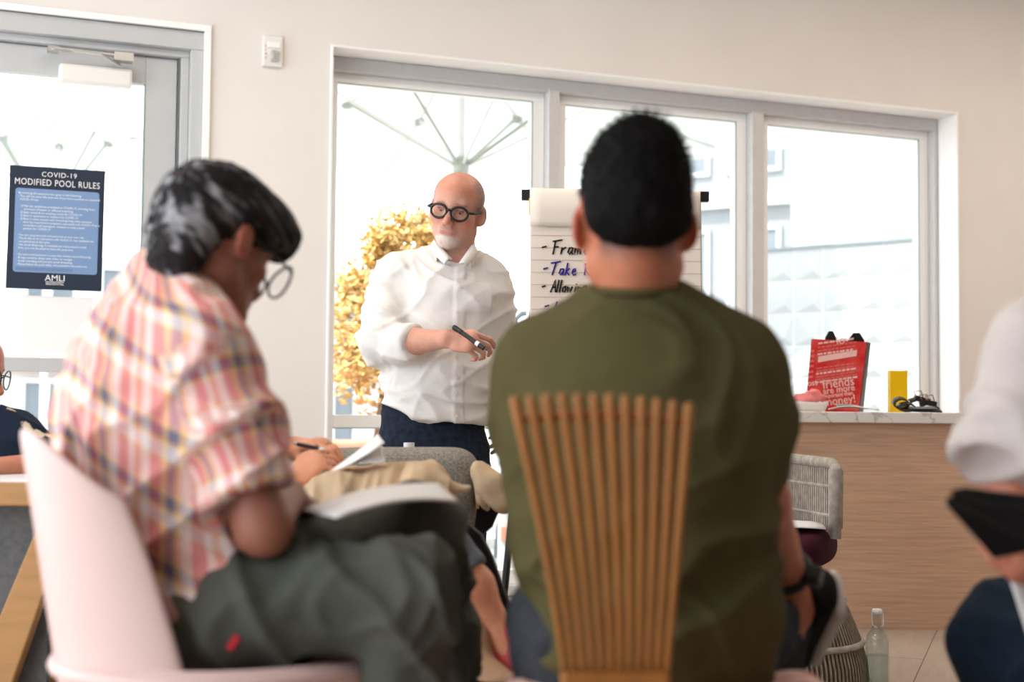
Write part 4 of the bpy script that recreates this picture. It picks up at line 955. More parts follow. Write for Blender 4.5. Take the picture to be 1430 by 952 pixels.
M['pink_weave'] = mat('pink_weave', srgb(226, 150, 140), .9, .1, noise=.6, nscale=28, col2=srgb(238, 226, 214), bump=.1, bscale=150)
pc = P(930, 985, 1.98)
pq = skin_obj('seat_pad', sdf_mesh([Sec((pc.x - .19, 2.03, SZ + .05), (pc.x + .22, 2.03, SZ + .05), (.235, .042), (.235, .042), (0, 1, 0), .02, power=2.5)], .012), 'pink_weave', None, lambda V, N: .004 * vnoise(V * 18, 2))
tag(pq, 'pink and cream woven seat pad under the man in green', 'cushion')

# ---- white top table at the left edge
M['edge_wood'] = mat('table_edge', (0.42, 0.22, 0.085), 0.5, 0.3, noise=.15, nscale=6, stretch=(1, 1, 8))
M['table_white'] = mat('table_laminate', (0.72, 0.72, 0.72), 0.35, 0.3, noise=.03)
M['grey_felt'] = mat('grey_felt', (0.13, 0.13, 0.135), 0.95, 0.05, noise=.25, nscale=60)
tz = P(30, 672, 3.25).z; tb_ = Vector((P(-120, 672, 3.25).x, 3.5, 0)); xr = P(105, 672, 3.25).x; xl = xr - 1.5
tt = thing('side_table', Vector(((xl + xr) / 2, 3.55, 0)), 'white topped table with thick wooden edge and grey felt panel', 'table')
MB().box(((xl + xr) / 2, 3.58, tz - .029), (xr - xl, .66, .054)).build('edge_band', 'edge_wood', tt, bevel=.006)
MB().box(((xl + xr) / 2, 3.58, tz), (xr - xl - .012, .648, .004)).build('table_top', 'table_white', tt)
MB().box(((xl + xr) / 2 - .02, 3.34, tz - .056 - .28), (xr - xl - .12, .02, .56)).build('felt_panel', 'grey_felt', tt)
a0, a1 = P(78, 725, 3.28), P(-20, 960, 3.28)
for dx, dy in ((0, 0), (0, .52)):
    q_ = [Vector((a0.x - .02 + dx, 3.27 + dy, tz - .056)), Vector((a0.x + .045, 3.27 + dy, tz - .056)), Vector((a1.x - .02, 3.27 + dy, 0)), Vector((a1.x - .13, 3.27 + dy, 0))]
    MB().prism(q_, (0, .045, 0)).build('leg', 'edge_wood', tt, bevel=.004)
for dy in (0, .52):
    q_ = [Vector((xl + .02, 3.27 + dy, tz - .056)), Vector((xl + .085, 3.27 + dy, tz - .056)), Vector((xl + .3, 3.27 + dy, 0)), Vector((xl + .2, 3.27 + dy, 0))]
    MB().prism(q_, (0, .045, 0)).build('leg', 'edge_wood', tt, bevel=.004)

# ---- tweed tub armchair with its black shell
M['tweed'] = mat('grey_tweed', (0.36, 0.335, 0.30), 0.95, 0.05, noise=.75, nscale=230, col2=(.13, .115, .095), bump=.15, bscale=260)
M['black_shell'] = mat('black_shell', (0.008, 0.008, 0.009), 0.55, 0.2, noise=.1)
TD = 3.62
tq = lambda px, py, d=TD: P(px, py, d)
tbz = Vector((tq(520, 800).x, TD + .1, 0))
tc2 = thing('tweed_armchair', tbz, 'grey tweed tub armchair with a black shell and the beige jacket over it', 'chair')
x0, x1 = tq(372, 640).x, tq(667, 640).x; z1 = tq(600, 633).z; z0 = tq(600, 760).z
tp = [Sec((x0 + .08, TD, z1 - .06), (x1 - .075, TD, z1 - .06), (.10, .06), (.075, .06), (0, 1, 0), .03, power=3), Sec((x0 + .08, TD + .02, z0 + .1), (x1 - .085, TD + .02, z0 + .1), (.085, .12), (.085, .12), (0, 1, 0), .06, power=3)]
skin_obj('upholstery', sdf_mesh(tp, .01), 'tweed', tc2, lambda V, N: .004 * vnoise(V * 6, 1))
MB().box((x1 + .002, TD - .05, (z1 + z0) / 2 + .035), (.008, .03, z1 - z0 - .12)).build('wood_strip', 'edge_wood', tc2)
sp = [tq(560, 730, 3.3), tq(640, 727, 3.3), tq(657, 733, 3.3), tq(672, 746, 3.3), tq(688, 777, 3.3), tq(701, 814, 3.3), tq(715, 851, 3.3), tq(732, 900, 3.3), tq(745, 1000, 3.3), tq(640, 1000, 3.3), tq(560, 930, 3.3)]
MB().prism(sp, (0, .05, 0)).build('side_shell', 'black_shell', tc2, bevel=.012)
sp = [tq(655, 690), tq(699, 690), tq(698, 712), tq(688, 735), tq(668, 752), tq(655, 760)]
MB().prism([p + Vector((0, -.02, 0)) for p in sp], (0, .3, 0)).build('back_shell', 'black_shell', tc2, bevel=.012)
sc2 = Vector((tq(540, 800, 3.55).x, 3.45, 0))
MB().lathe([(.27, 0), (.27, .02), (.04, .045), (.03, .3), (.0, .3)], sc2).build('pedestal', 'black_shell', tc2, smooth=False)
MB().box((sc2.x - .02, 3.42, .33), (.6, .44, .08)).build('seat', 'tweed', tc2, bevel=.03)
# beige jacket thrown over the chair
M['beige'] = mat('beige_canvas', (0.60, 0.44, 0.29), 0.9, 0.1, noise=.12, nscale=9, bump=.06, bscale=250)
jk = [Cone(tq(668, 662, 3.52), tq(688, 676, 3.5), .022, .028, .02), Cone(tq(688, 676, 3.5), tq(705, 704, 3.48), .026, .012, .02), Cone(tq(668, 665, 3.55), tq(672, 698, 3.55), .022, .02, .02), Cone(tq(672, 696, 3.52), tq(704, 704, 3.48), .018, .012, .02)]
tag(skin_obj('draped_jacket', sdf_mesh(jk, .007), 'beige', None, lambda V, N: folds(V, (1, 0, .8), .012, 30, 8, 4)), 'beige jacket draped over the tweed armchair', 'jacket')
# water bottle behind the armchair, on a small table
wbp = P(571, 640, 3.95)
wb_ = thing('water_bottle', Vector((wbp.x, 3.95, .62)), 'small clear plastic water bottle with a white cap behind the cushion', 'bottle')
zt_ = P(571, 618, 3.95).z
MB().lathe([(.03, .62), (.032, .63), (.032, zt_ - .07), (.028, zt_ - .05), (.013, zt_ - .02), (.013, zt_ - .008)], (wbp.x, 3.95, 0), 20).build('bottle_body', 'bottle_glass', wb_, smooth=True)
MB().lathe([(.015, zt_ - .016), (.015, zt_), (0, zt_)], (wbp.x, 3.95, 0), 16).build('cap', 'white_plastic', wb_)
st2 = thing('low_table', Vector((wbp.x + .05, 4.02, 0)), 'small round table behind the tweed armchair holding the water bottle', 'table')
MB().lathe([(0, .595), (.2, .595), (.205, .608), (.2, .62), (0, .62)], (wbp.x + .05, 4.02, 0), 32).build('table_top', 'table_white', st2)
MB().lathe([(.15, 0), (.15, .015), (.02, .03), (.02, .595)], (wbp.x + .05, 4.02, 0), 20).build('pedestal', 'black_shell', st2)
# ================================================================ people
M['skin'] = mat('skin', (.5, .3, .2), 0.5, 0.35, attr='col', noise=.10, nscale=60, sss=.0, bump=.03, bscale=400)
M['hair'] = mat('hair', (.05, .05, .05), 0.75, 0.12, attr='col', noise=.35, nscale=90, stretch=(1, 1, .35), bump=.12, bscale=140)
M['lens'] = glass_mat('spectacle_lens', (.97, .97, .97), .35)
M['white_shirt'] = mat('white_cotton', (0.80, 0.76, 0.73), 0.85, 0.1, noise=.05, nscale=40, bump=.05, bscale=300)
M['button'] = mat('shirt_button', (0.70, 0.62, 0.55), 0.4, 0.4, noise=.05)
M['jeans'] = mat('dark_denim', (0.012, 0.016, 0.028), 0.85, 0.1, noise=.5, nscale=60, col2=(.022, .03, .05), bump=.08, bscale=350)
M['black_leather'] = mat('black_leather', (.015, .014, .014), .5, .3, noise=.2)
SKIN1 = np.array(srgb(216, 156, 134)); LIP = srgb(178, 98, 92)

# ---------------------------------------------------------------- the standing man
D0 = 4.57
Q = lambda px, py, d=D0: P(px, py, d)
base = Vector((Q(608, 900).x, D0 + .02, 0))
p1 = thing('person', base, 'standing man in a white shirt and black glasses holding a marker', 'person')
hc = Q(638, 294); HR = facing(-102, 9, -11); hs = 1.02
nb = Q(636, 372, 4.62)
sh_r, el_r, wr_r = Q(556, 385, 4.62), Q(530, 482, 4.52), Q(624, 473, 4.30)
hd_f = (Q(660, 478, 4.28) - wr_r).normalized(); hd_u = Vector((-.1, -.85, .5))
body = head_prims(hc, HR, hs, nb, (.057, .066))
body += [Sec(Q(634, 378, 4.62), Q(625, 450, 4.62), (.12, .075), (.125, .08), (1, 0, 0)), Sec(Q(625, 450, 4.62), Q(606, 600, 4.62), (.125, .08), (.13, .08), (1, 0, 0)),
         Cone(Q(634, 385, 4.62), sh_r, .05, .045), Cone(sh_r, el_r, .045, .04, .02), Cone(el_r, Q(578, 477, 4.40), .04, .042, .02), Cone(Q(578, 477, 4.40), wr_r, .041, .027, .02)]
body += hand_prims(wr_r, hd_f, hd_u, .98, curl=((.55, .7, .35), (.75, .8, .5), (.85, .9, .6), (.9, .95, .7)), thumb=(.25, .9), side=-1, wr=.027)
sh_l, el_l, wr_l = Q(682, 392, 4.62), Q(702, 480, 4.66), Q(708, 560, 4.62)
body += [Cone(Q(634, 385, 4.62), sh_l, .05, .045), Cone(sh_l, el_l, .045, .04), Cone(el_l, wr_l, .04, .027)] + hand_prims(wr_l, (0, -.1, -1), (1, -.3, 0), .98, curl=(.3, .35, .4, .45), side=-1)
def head_local(V, c, R, s): return (V - np.array(c)) @ np.array(R) / s
def col_presenter(V, N):
    q = head_local(V, hc, HR, hs); x, y, z = q.T
    c = np.tile(SKIN1, (len(V), 1)); n = vnoise(V * 55, 3); hd = (np.abs(x) < .12) & (z > -.14) & (z < .16) & (np.abs(y) < .15)
    H = hd.astype(float)
    face = H * ramp(y, .02, .07)
    c = mixc(c, srgb(196, 108, 88), face * .35 * ramp(.012 - np.abs(z + .03), -.02, .012) * (np.abs(x) > .0))      # ruddy cheeks and nose
    c = mixc(c, srgb(206, 122, 92), H * ramp(z, .035, .07) * ramp(y, .0, .05) * .5)                                  # tanned forehead
    side = H * ramp(np.abs(x) + .12 * np.maximum(z - .04, 0), .055, .066) * ramp(.05 - y, -.01, .02) * ramp(z, -.015, .015)
    back = H * ramp(-.02 - y, -.01, .03) * ramp(z, -.05, -.02) * (1 - ramp(z, .085, .11))
    c = mixc(c, srgb(122, 108, 102), np.clip(np.maximum(side, back), 0, 1) * np.clip(.72 + .4 * vnoise(V * 160, 6), 0, 1))
    c = mixc(c, srgb(176, 132, 116), H * ramp(z, .08, .1) * .35)                                                      # stubble on the crown
    beard = H * ramp(y, .045, .06) * ramp(-.072 - z, 0, .012) * ramp(.045 - np.abs(x), 0, .012)
    must = H * ramp(y, .07, .085) * ramp(.0075 - np.abs(z + .053), 0, .004) * ramp(.028 - np.abs(x), 0, .008)
    chinb = H * ramp(y, .05, .065) * ramp(.012 - np.abs(z + .085), 0, .006) * ramp(.028 - np.abs(x), 0, .01)
    jaw = H * ramp(-.045 - z, 0, .02) * ramp(y, -.01, .02) * .35
    c = mixc(c, srgb(226, 216, 210), np.clip(np.maximum(beard * .9, chinb) * (.72 + .35 * vnoise(V * 140, 8)), 0, 1)); c = mixc(c, srgb(150, 116, 102), np.clip(must * .6, 0, 1)); c = mixc(c, srgb(190, 165, 155), jaw * (1 - beard))
    lip = H * (y > .07) * ramp(.024 - np.abs(x), 0, .004) * ramp(.009 - np.abs(z + .0675), 0, .004); c = mixc(c, srgb(190, 116, 104), lip * .7)
    brow = H * (y > .06) * ramp(.004 - np.abs(z - .024 + .12 * (np.abs(x) - .03) ** 1), 0, .003) * ramp(.019 - np.abs(np.abs(x) - .033), 0, .005); c = mixc(c, srgb(150, 120, 108), brow * .8)
    eye = H * (y > .06) * ramp(.0036 - np.abs(z + .0015), 0, .0015) * ramp(.012 - np.abs(np.abs(x) - .031), 0, .003); c = mixc(c, srgb(170, 140, 130), eye)  # eye whites darkened, shade over the eyes put into the colour
    iris = H * (y > .06) * ramp(.0048 - np.sqrt((np.abs(x + .001) - .031) ** 2 + (1.3 * (z + .0025)) ** 2), 0, .0015); c = mixc(c, srgb(52, 40, 36), iris)
    lid = H * (y > .06) * ramp(.0030 - np.abs(z - .0045), 0, .001) * ramp(.014 - np.abs(np.abs(x) - .031), 0, .003); c = mixc(c, srgb(130, 80, 66), lid * .8)
    hairy = (1 - H) * (.5 + .5 * n) * .22; c = mixc(c, srgb(150, 92, 70), hairy)
    return c
skin_obj('body', sdf_mesh(body, .0034), 'skin', p1, None, col_presenter)
# shirt
ux = (1, 0, 0)
shirt = [Sec(Q(634, 383, 4.62), Q(630, 420, 4.60), (.155, .085), (.168, .115), (1, .1, 0), .05), Sec(Q(630, 420, 4.60), Q(613, 525, 4.58), (.168, .115), (.172, .145), (1, .1, 0), .06),
         Sec(Q(613, 525, 4.58), Q(605, 615, 4.58), (.172, .145), (.176, .140), (1, .1, 0), .05),
         Cone(Q(618, 362, 4.62), Q(566, 385, 4.62), .045, .062, .05), Cone(Q(652, 366, 4.62), Q(680, 392, 4.62), .045, .058, .05),
         Cone(sh_r, el_r, .074, .066, .04), Cone(Q(538, 440, 4.55), Q(533, 470, 4.5), .068, .07, .03), Flat(el_r, Q(576, 481, 4.40), .06, .052, .03), Flat(Q(556, 486, 4.46), Q(580, 480, 4.395), .060, .056, .012),
         Cone(sh_l, el_l, .066, .058, .03), Flat(el_l, Q(706, 545, 4.63), .054, .05, .03),
         Ell(Q(638, 356, 4.44), (.026, .08, .042), None, .015, 's'), Cone(Q(636, 372, 4.60), Q(640, 320, 4.60), .062, .075, .012, 's'),
         Half(Q(600, 590, 4.5), (.02, -.1, -1), Q(606, 615), (.25, .3, .09)), Half(Q(565, 577, 4.5), (-.5, -.1, -1), Q(540, 590), (.09, .3, .12))]
Vs, Qs = sdf_mesh(shirt, .0065)
hem = Q(600, 590, 4.5)
def disp_shirt(V, N):
    d = folds(V, (.5, 0, 1), .007, 16, 5, 11) + folds(V, (-.7, .2, .9), .004, 22, 6, 4)
    arm = ramp(Q(552, 430).x - V[:, 0], 0, .03) + 0
    d += arm * folds(V, (.3, 0, 1), .008, 28, 8, 21)
    px_ = Q(641, 480, 4.45).x + (V[:, 2] - Q(641, 480).z) * -.0
    d += .004 * ramp(.018 - np.abs(V[:, 0] - px_), 0, .003) * (N[:, 1] < -.3) * (V[:, 2] < Q(640, 372).z)
    pk = Q(668, 418); d += .004 * ramp(.042 - np.abs(V[:, 0] - pk.x), 0, .003) * ramp(.05 - np.abs(V[:, 2] - pk.z), 0, .003) * (N[:, 1] < -.2)
    return d * (1 - .6 * ramp(V[:, 2], Q(640, 375).z, Q(640, 360).z))
so = skin_obj('shirt', (Vs, Qs), 'white_shirt', p1, disp_shirt)
Vd = Vs + vnormals(Vs, Qs) * disp_shirt(Vs, vnormals(Vs, Qs))[:, None]
for py in (400, 432, 462, 495, 524, 552, 576):
    q = front_point(Vd, Q(641.5, py, 4.45).x, Q(641.5, py, 4.45).z)
    MB().tube([q + Vector((0, .001, 0)), q + Vector((0, -.003, 0))], .0055, 10).build('button', 'button', so)
# collar: two pointed wings and a band
def wing(pts, nm):
    mb = MB().prism(pts, (0, -.004, 0)); return mb.build(nm, 'white_shirt', so, bevel=.0015)
zc_ = 4.50
bandp = [Q(612, 346, 4.53), Q(607, 335, 4.58), Q(613, 328, 4.66), Q(640, 326, 4.69), Q(656, 334, 4.65), Q(660, 346, 4.57), Q(656, 356, 4.51)]
def collar_fn(u, v):
    k = u * (len(bandp) - 1); i = min(int(k), len(bandp) - 2); t = k - i; p = bandp[i].lerp(bandp[i + 1], t)
    c = Q(634, 345, 4.60); o_ = (p - c); o_.z = 0; return p + o_ * (.10 * v) - Vector((0, 0, .045 * v))
MB().grid(collar_fn, 22, 5).build('collar_band', 'white_shirt', so, smooth=True, solid=.004)
def flap(a, b, c, d, nm):       # curved quad a-b (roll line) to d-c (free edge)
    f = lambda u, v: (a.lerp(b, u)).lerp(d.lerp(c, u), v) + Vector((0, -.012 * math.sin(math.pi * v), .006 * math.sin(math.pi * v)))
    MB().grid(f, 8, 6).build(nm, 'white_shirt', so, smooth=True, solid=.004)
flap(Q(607, 335, 4.56), Q(631, 362, 4.475), Q(621, 369, 4.462), Q(600, 349, 4.545), 'collar_wing')
flap(Q(660, 341, 4.56), Q(641, 368, 4.475), Q(652, 371, 4.465), Q(668, 354, 4.535), 'collar_wing')
# jeans, shoes
jeans = [Sec(Q(605, 562, 4.6), Q(602, 640, 4.6), (.160, .115), (.172, .125), (1, 0, 0), .04), Cone(Q(568, 640, 4.6), Q(572, 780, 4.58), .1, .078, .03), Flat(Q(572, 780, 4.58), Q(570, 940, 4.6), .078, .066, .03),
         Cone(Q(640, 640, 4.6), Q(642, 780, 4.58), .1, .078, .03), Flat(Q(642, 780, 4.58), Q(645, 940, 4.6), .078, .066, .03)]
skin_obj('jeans', sdf_mesh(jeans, .009), 'jeans', p1, lambda V, N: folds(V, (.2, 0, 1), .005, 18, 6, 8))
for px in (570, 645):
    h_ = Q(px, 950); h_.y = 4.68; h_.z = 0; shoe(h_, h_ + Vector((-.02, -.27, 0)), (0, 0, 1), p1, 'black_leather', 'black_plastic')
glasses(hc, HR, hs, p1, rx=.0265, rz=.0225, r=.004, y=.103)
# marker in his hand
ma, mb_ = Q(633, 456, 4.30), Q(680, 489, 4.235); dv = (mb_ - ma).normalized(); Lm = (mb_ - ma).length
mk = thing('marker_pen', ma, 'black felt marker held in the hand of the standing man', 'marker')
MB().tube([ma + dv * .035, ma + dv * (Lm - .03)], .0075, 12).build('barrel', 'black_plastic', mk, smooth=False)
MB().tube([ma, ma + dv * .004, ma + dv * .036], [.006, .0085, .0085], 12).build('end_cap', 'black_plastic', mk)
MB().tube([ma + dv * (Lm - .045), ma + dv * (Lm - .032)], .0079, 12).build('label_band', 'white_plastic', mk)
MB().tube([ma + dv * (Lm - .032), ma + dv * (Lm - .012), ma + dv * (Lm - .01), ma + dv * Lm], [.0085, .0075, .0035, .002], 12).build('nib', 'black_plastic', mk)
# ---------------------------------------------------------------- the man in green, seen from behind
M['green_tee'] = mat('olive_cotton', (0.092, 0.079, 0.033), 0.9, 0.1, noise=.1, nscale=30, bump=.04, bscale=300)
M['hair_green'] = M['hair']
D0 = 2.12
Q = lambda px, py, d=D0: P(px, py, d)
base = Vector((Q(900, 900).x, D0, 0))
p2 = thing('person', base, 'man in an olive green tee sitting with his back to the viewer', 'person')
SK2 = np.array(srgb(196, 122, 92))
hc2 = Q(885, 316, 2.10); HR2 = facing(92, 6, 0); hs2 = 1.0
nb2 = Q(890, 425, 2.12)
elr, wrr = Q(1064, 700, 2.16), Q(1104, 812, 2.38)
body = head_prims(hc2, HR2, hs2, nb2, (.054, .058))
body += [Cone(Q(888, 430, 2.11), Q(890, 545, 2.11), .055, .07, .03), Cone(Q(880, 450, 2.11), Q(852, 500, 2.12), .04, .036, .03), Cone(Q(898, 450, 2.11), Q(928, 500, 2.12), .04, .036, .03), Sec(Q(888, 545), Q(892, 620), (.13, .06), (.15, .08), (1, 0, 0)), Sec(Q(892, 620), Q(900, 900), (.15, .08), (.14, .09), (1, 0, 0)),
         Cone(Q(888, 500), Q(1030, 530, 2.14), .05, .042), Cone(Q(1030, 530, 2.14), elr, .045, .04), Cone(elr, wrr, .041, .029, .02),
         Cone(Q(888, 500), Q(760, 530, 2.14), .05, .042), Cone(Q(760, 530, 2.14), Q(740, 660, 2.2), .045, .04), Cone(Q(740, 660, 2.2), Q(800, 760, 2.42), .04, .028)]
body += hand_prims(wrr, Q(1128, 885, 2.44) - wrr, Vector((.75, -.65, .1)), 1.0, curl=(.25, .3, .35, .4), thumb=(.5, .4), side=-1)
body += hand_prims(Q(790, 760, 2.42), (.8, .4, -.3), (-.2, -.4, .9), 1.0, side=1)
def col_skin(base, warm=None, hb=None, fade=None):
    def f(V, N):
        c = np.tile(base, (len(V), 1))
        if hb is not None:
            q = head_local(V, *hb); x, y, z = q.T; H = ((np.abs(x) < .13) & (z > -.14) & (z < .17) & (np.abs(y) < .16)).astype(float)
            if fade is not None: c = mixc(c, fade, H * ramp(-y, .03, .05) * ramp(z, -.075, -.035) * .85)
            ear = H * ramp(np.abs(x), .074, .084); c = mixc(c, warm if warm is not None else base * .8, ear * .8)
            c = mixc(c, srgb(150, 80, 74), H * (y > .07) * ramp(.024 - np.abs(x), 0, .004) * ramp(.009 - np.abs(z + .0675), 0, .004) * .7)
            c = mixc(c, (.02, .015, .012), H * (y > .06) * ramp(.004 - np.abs(z - .024), 0, .003) * ramp(.019 - np.abs(np.abs(x) - .033), 0, .005) * .8)
            c = mixc(c, (.03, .02, .018), H * (y > .06) * ramp(.006 - np.sqrt((np.abs(x) - .031) ** 2 + z ** 2), 0, .002))
        return c
    return f
skin_obj('body', sdf_mesh(body, .0055), 'skin', p2, None, col_skin(SK2, srgb(170, 60, 40), (hc2, HR2, hs2), (.03, .02, .017)))
L2 = lambda x, y, z: hc2 + HR2 @ (Vector((x, y, z)) * hs2)
A2 = np.array(HR2)
hair = [Ell(L2(0, -.02, .052), np.array((.081, .106, .092)) * hs2, A2), Ell(L2(0.008, -.035, .088), np.array((.058, .07, .068)) * hs2, A2, .03), Ell(L2(0, -.066, .02), np.array((.068, .047, .058)) * hs2, A2, .03), Cone(L2(-.045, -.07, -.004), L2(.045, -.07, -.004), .027, .027, .03), Cone(L2(-.012, -.078, -.014), L2(.012, -.078, -.014), .026, .026, .03),
        Ell(L2(0, .075, -.035), np.array((.09, .075, .085)) * hs2, A2, .01, 's'), Ell(L2(-.09, -.005, -.02), np.array((.022, .03, .045)) * hs2, A2, .01, 's'), Ell(L2(.09, -.005, -.02), np.array((.022, .03, .045)) * hs2, A2, .01, 's')]
skin_obj('hair', sdf_mesh(hair, .005), 'hair', p2, lambda V, N: .0016 * vnoise(V * 60, 1) + .002 * vnoise(V * 170, 2) + .012 * np.maximum(0, vnoise(V * 22, 9)) * ramp(V[:, 2], hc2.z + .1, hc2.z + .16),
         lambda V, N: np.tile(np.array((.006, .005, .005)), (len(V), 1)))
Vh, Qh = sdf_mesh(hair, .008); Nh = vnormals(Vh, Qh); rr = np.random.RandomState(4)
mbh = MB()
for i in rr.choice(len(Vh), min(5200, len(Vh)), replace=False):        # short cropped tufts
    q_, n_ = Vector(Vh[i]), Vector(Nh[i]); t_ = n_.cross(Vector(rr.normal(size=3))).normalized(); hi = ramp(np.array([q_.z]), hc2.z + .02, hc2.z + .14)[0]
    ln = (.004 + .014 * hi) * rr.uniform(.5, 1.2); tip = q_ + (n_ + Vector(rr.normal(size=3)) * .45).normalized() * ln
    b_ = n_.cross(t_) * .0012; t_ = t_ * .0012
    mbh.add([q_ + t_, q_ - t_ * .5 + b_, q_ - t_ * .5 - b_, tip], [(0, 1, 3), (1, 2, 3), (2, 0, 3)])
M['black_hair'] = mat('black_hair', (.006, .005, .005), .75, .12, noise=.3, nscale=90)
ho = mbh.build('hair_strands', 'black_hair', p2); ho['kind'] = 'stuff'
tee = [Sec(Q(888, 470, 2.11), Q(888, 515, 2.11), (.11, .07), (.165, .105), (1, 0, 0), .06), Sec(Q(888, 515, 2.11), Q(890, 600, 2.10), (.175, .108), (.186, .125), (1, 0, 0), .06), Sec(Q(890, 600, 2.10), Q(893, 740, 2.09), (.186, .125), (.178, .125), (1, 0, 0), .06),
       Sec(Q(893, 740, 2.09), Q(915, 880, 2.08), (.178, .125), (.178, .125), (1, 0, 0), .06), Sec(Q(915, 880, 2.08), Q(918, 930, 2.08), (.178, .125), (.165, .12), (1, 0, 0), .04),
       Cone(Q(850, 455, 2.11), Q(762, 506, 2.12), .05, .060, .05), Cone(Q(928, 455, 2.11), Q(1030, 510, 2.12), .05, .062, .05), Cone(Q(888, 446, 2.105), Q(888, 480, 2.11), .068, .078, .04),
       Cone(Q(762, 525, 2.14), Q(752, 580, 2.15), .064, .060, .05), Flat(Q(752, 575, 2.15), Q(744, 632, 2.17), .060, .058, .03),
       Cone(Q(1030, 525, 2.14), Q(1045, 590, 2.14), .066, .060, .05), Flat(Q(1045, 585, 2.14), Q(1056, 672, 2.15), .06, .054, .03),
       Cone(Q(886, 425, 2.10), Q(886, 360, 2.08), .056, .062, .008, 's')]
def disp_tee(V, N):
    z0 = Q(900, 640).z; low = ramp(z0 + .12 - V[:, 2], 0, .25)
    return low * folds(V, (-.35, 0, 1), .011, 20, 4, 7) + folds(V, (.5, .2, 1), .005, 14, 5, 3) - .003
tee_o = skin_obj('tee_shirt', sdf_mesh(tee, .008), 'green_tee', p2, disp_tee)
MB().tube([Q(887, 411, 2.10) + Vector((.064 * math.cos(t), .066 * math.sin(t), .004 * math.cos(2 * t))) for t in [2 * math.pi * k / 28 for k in range(28)]], .006, 8, closed=True).build('neckband', 'green_tee', tee_o, smooth=True)
jn = [Sec(Q(905, 900, 2.1), Q(905, 955, 2.1), (.17, .13), (.18, .13), (1, 0, 0), .04), Cone(Q(830, 930, 2.15), Q(800, 905, 2.52), .09, .075, .04), Cone(Q(800, 905, 2.52), Q(805, 1300, 2.55), .072, .055, .04),
      Cone(Q(985, 930, 2.15), Q(1070, 850, 2.50), .09, .075, .04), Cone(Q(1070, 850, 2.50), Q(1060, 1200, 2.6), .072, .055, .04), Cone(Q(800, 870, 2.5), Q(1095, 850, 2.56), .06, .05, .03),
      Ell(Q(770, 870, 2.12), (.062, .1, .08), None, .05)]
M['jeans_grey'] = mat('grey_denim', (0.048, 0.052, 0.062), 0.85, 0.1, noise=.3, nscale=50, bump=.06, bscale=350)
skin_obj('jeans', sdf_mesh(jn, .010), 'jeans_grey', p2, lambda V, N: folds(V, (.3, 1, .5), .006, 18, 6, 8))
M['white_rubber'] = mat('white_rubber', (.66, .60, .57), .6, .2, noise=.08); M['sneaker_black'] = mat('black_canvas', (.014, .013, .014), .8, .1, noise=.2)
shoe(Q(1136, 918, 2.60), Q(1184, 812, 2.42), Vector((-.85, .3, -.25)), p2, 'sneaker_black', 'white_rubber')
w0 = elr.lerp(wrr, .86); wd = (wrr - elr).normalized(); wx = wd.orthogonal().normalized(); wy = wd.cross(wx)
wt_ = MB().tube([w0 + (wx * math.cos(t) + wy * math.sin(t)) * .034 for t in [2 * math.pi * k / 20 for k in range(20)]], .009, 8, closed=True).build('wristwatch', 'black_plastic', p2, smooth=True)
face_c = w0 + (Vector((.7, -.7, .1)) - wd * Vector((.7, -.7, .1)).dot(wd)).normalized() * .04
MB().box(face_c, (.03, .03, .036), frame(wd, (.7, -.7, .1))).build('watch_case', 'black_plastic', wt_, bevel=.005)
# ---------------------------------------------------------------- pink shell chair
YAW3 = 28.0
fx = Vector((math.cos(math.radians(YAW3)), math.sin(math.radians(YAW3)), 0)); lx = Vector((-fx.y, fx.x, 0))     # forward, and her left
M['pink_shell'] = mat('pink_shell', srgb(212, 182, 178), 0.42, 0.35, noise=.03, nscale=3)
sc3 = P(318, 910, 2.18); SZ3 = P(318, 910, 2.18).z
pkc = thing('pink_shell_chair', Vector((sc3.x, sc3.y, 0)), 'pale pink moulded shell chair under the woman in plaid', 'chair')
S3 = lambda f, l, z: Vector((sc3.x, sc3.y, z)) + fx * f + lx * l
def back3(u, v):                 # u across the back from her right to her left, v from the seat up
    a = math.radians(-68 + 136 * u); r = .215 - .035 * v; z = SZ3 - .06 + .40 * v - .115 * (v ** 2) * abs(math.sin(a)) ** 2.2
    lean = -.105 * v
    return S3(-.02 - r * math.cos(a) + lean, r * math.sin(a) * -1 * (1 - .12 * v), z)
MB().grid(back3, 28, 16).build('backrest', 'pink_shell', pkc, smooth=True, solid=.012, sub=1)
def seat3(u, v):
    a = 2 * math.pi * u; r = .235 * v; f, l = r * math.cos(a), r * math.sin(a); f *= 1.06
    e = v ** 6
    return S3(f + .0, l * .98, SZ3 - .028 + .022 * v * v + .012 * e - .03 * e * max(0, math.cos(a)) ** 2)
MB().grid(seat3, 40, 10, True).build('seat', 'pink_shell', pkc, smooth=True, solid=.014)
def rim3(t): return S3(.25 * math.cos(t), .232 * math.sin(t), SZ3 + .0 - .022 * max(0, math.cos(t)) ** 2 - .006)
MB().tube([rim3(2 * math.pi * k / 48) for k in range(48)], .012, 8, closed=True).build('seat_rim', 'pink_shell', pkc, smooth=True)
def skirt3(u, v):
    a = math.radians(-75 + 150 * u); r = .205 - .03 * v
    return S3(-r * math.cos(a), -r * math.sin(a), SZ3 - .02 - .11 * v)
MB().grid(skirt3, 24, 5).build('under_shell', 'pink_shell', pkc, smooth=True, solid=.012)
for f, l in ((.13, -.14), (.13, .14), (-.12, -.14), (-.12, .14)):
    MB().tube([S3(f, l, SZ3 - .02), S3(f * 1.35, l * 1.3, 0)], [.02, .014], 12).build('leg', 'pink_shell', pkc, smooth=True)

